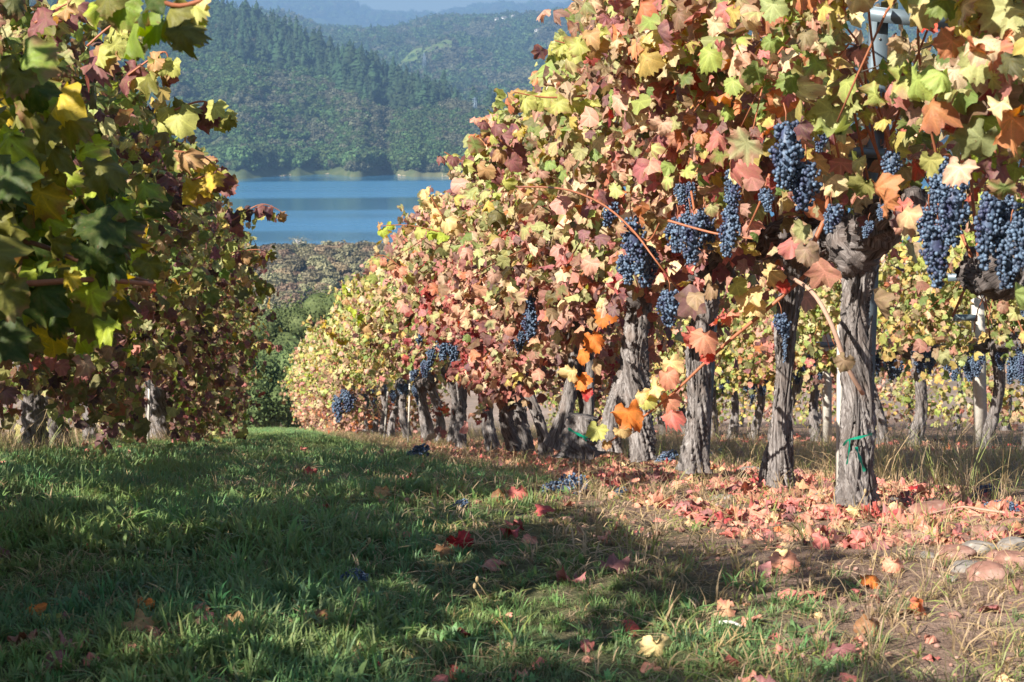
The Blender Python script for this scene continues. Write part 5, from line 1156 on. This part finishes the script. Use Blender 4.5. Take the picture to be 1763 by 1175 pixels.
# soil crumbs and pebbles
pb = []
x, y = spread(2600, 3.4, 16, 1.0, 3.3, .7); V0, F0 = ICO[1]
for i in range(len(x)):
    s = rg.uniform(.003, .013) * (2.0 if rg.uniform() < .05 else 1); d = rg.uniform(.7, 1.2, (len(V0), 1)); pb.append((V0 * d * s * [1, 1, .7] + [x[i], y[i], gz(x[i], y[i]) + s * .2], F0))
V, F = join(pb); tag(link('pebbles', mesh('pebbles', V, F, M['stone_red'], False)), kind='stuff')

# twigs, weeds
def twig(pts, rad, mat, label, cat='twig'):
    P = []
    for px, py, h in pts: g_ = on_ground(px, py); P.append(g_ + Vector((0, 0, h)))
    Q = smooth_path(P, 16); V, F, U = tube([q_ - Q[0] for q_ in Q], [rad * (1 - .5 * i / 16) for i in range(17)], 7); o = link('twig', mesh('twig', V, F, M[mat])); o.location = Q[0]; tag(o, label, cat); return o
twig([(1742, 899, .03), (1690, 896, .04), (1650, 892, .04), (1580, 900, .02)], .006, 'cane_pale', 'long bare pale twig lying under the fallen bunch')
twig([(1238, 1086, .02), (1258, 1088, .025), (1277, 1092, .02)], .006, 'stake', 'short white stick lying in the shaded grass')
twig([(1370, 950, .01), (1300, 955, .02), (1235, 962, .015)], .002, 'straw', 'thin straw-coloured stem lying across the bare strip')
twig([(1340, 900, .01), (1300, 893, .02), (1190, 905, .015)], .002, 'straw', 'thin dry stem along the front of the litter')
def weed(px, py, top, label):
    p = on_ground(px, py); H = (py - top) / FPX * (p - EYE).length; o = tag(empty('weed_stalk', p), label, 'weed', 'dry stalks in the grass'); a = rg.uniform(-.03, .03)
    V, F, U = tube(smooth_path([(0, 0, 0), (a, 0, H * .5), (a * 2.2, 0, H)], 10), .0016, 5); link('stem', mesh('stem', V, F, M['straw']), o)
    V, F = ICO[2]; link('seed_head', mesh('seed_head', V * [.005, .005, .009] + [a * 2.2, 0, H + .006], F, M['straw']), o)
for i, (px, py, t, lab) in enumerate([(592, 1100, 1020, 'thin weed stalk with a pale yellow seed head standing in the shaded grass'), (600, 975, 935, 'short weed stalk above the seed-headed one'), (852, 1050, 1000, 'dry stalk with a round head in the bright strip of grass'), (835, 1045, 1012, 'short dry stalk beside the round-headed one in the bright strip'), (678, 880, 825, 'upright dry stalk in the grass beside the tan curled leaf'), (1300, 1010, 975, 'bent straw over the end of the long shadow'), (1500, 1000, 900, 'pale stalk before the ribbon-tied trunk'), (1455, 930, 850, 'tall dry stalk crossing the litter by the ribbon-tied trunk'), (610, 745, 690, 'tall thin weed against the dark gap of the sunlit row'), (625, 748, 700, 'second thin weed against the dark gap, slightly shorter'), (1620, 1010, 950, 'pale straw stalk in front of the stone heap'), (290, 800, 760, 'thin stalk at the edge of the shaded row')]): weed(px, py, t, lab)

# ------------------------------------------------------------------ unseen trees added behind the camera to shade the near ground
def shade_tree(x, y, H, Rr, seed, label):
    o = tag(empty('added_shade_tree', (x, y, gz(x, y))), label, 'tree'); r = np.random.RandomState(seed); parts = []
    for k in range(30):
        c = r.normal(0, 1, 3); c /= np.linalg.norm(c); c = c * r.uniform(.3, .8) * [Rr, Rr, H * .38] + [0, 0, H * .60]; P = r.normal(0, 1, (700, 3)); P /= np.linalg.norm(P, axis=1, keepdims=True); parts.append(cards(P * Rr * .3 * r.uniform(.3, 1.1, (700, 1)) + c, P, .08, r, .8))
    V, F = join(parts); link('crown', mesh('crown', V, F, M['oak'], False), o); V, F, U = tube([Vector((0, 0, z)) for z in (-.3, H * .3, H * .7)], [.2, .16, .08], 9); link('trunk', mesh('trunk', V, F, M['wood'], True, U), o)
for k, (x, y, H) in enumerate(((-14.0, -3.4, 10.1), (-12.4, -3.6, 10.0), (-10.8, -3.5, 9.9), (-9.2, -3.7, 9.9), (-7.6, -3.6, 9.8), (-6.0, -3.8, 9.6))):
    shade_tree(x, y, H, 1.5, 5 + k, ord_[k] + ' windbreak tree behind the viewer, shading the near grass')

# ------------------------------------------------------------------ air
hz, t_ = newmat('blue_autumn_haze'); N_ = NT(t_); pv = t_.nodes.new('ShaderNodeVolumePrincipled'); pv.inputs['Color'].default_value = (.36, .62, 1.0, 1); pv.inputs['Density'].default_value = 2.1e-4; pv.inputs['Anisotropy'].default_value = .2
o_ = t_.nodes.new('ShaderNodeOutputMaterial'); t_.links.new(pv.outputs[0], o_.inputs['Volume'])
V, F = box(0, 5000, 185, 16000, 11000, 650); tag(link('haze', mesh('haze', V, F, hz, False)), kind='stuff')
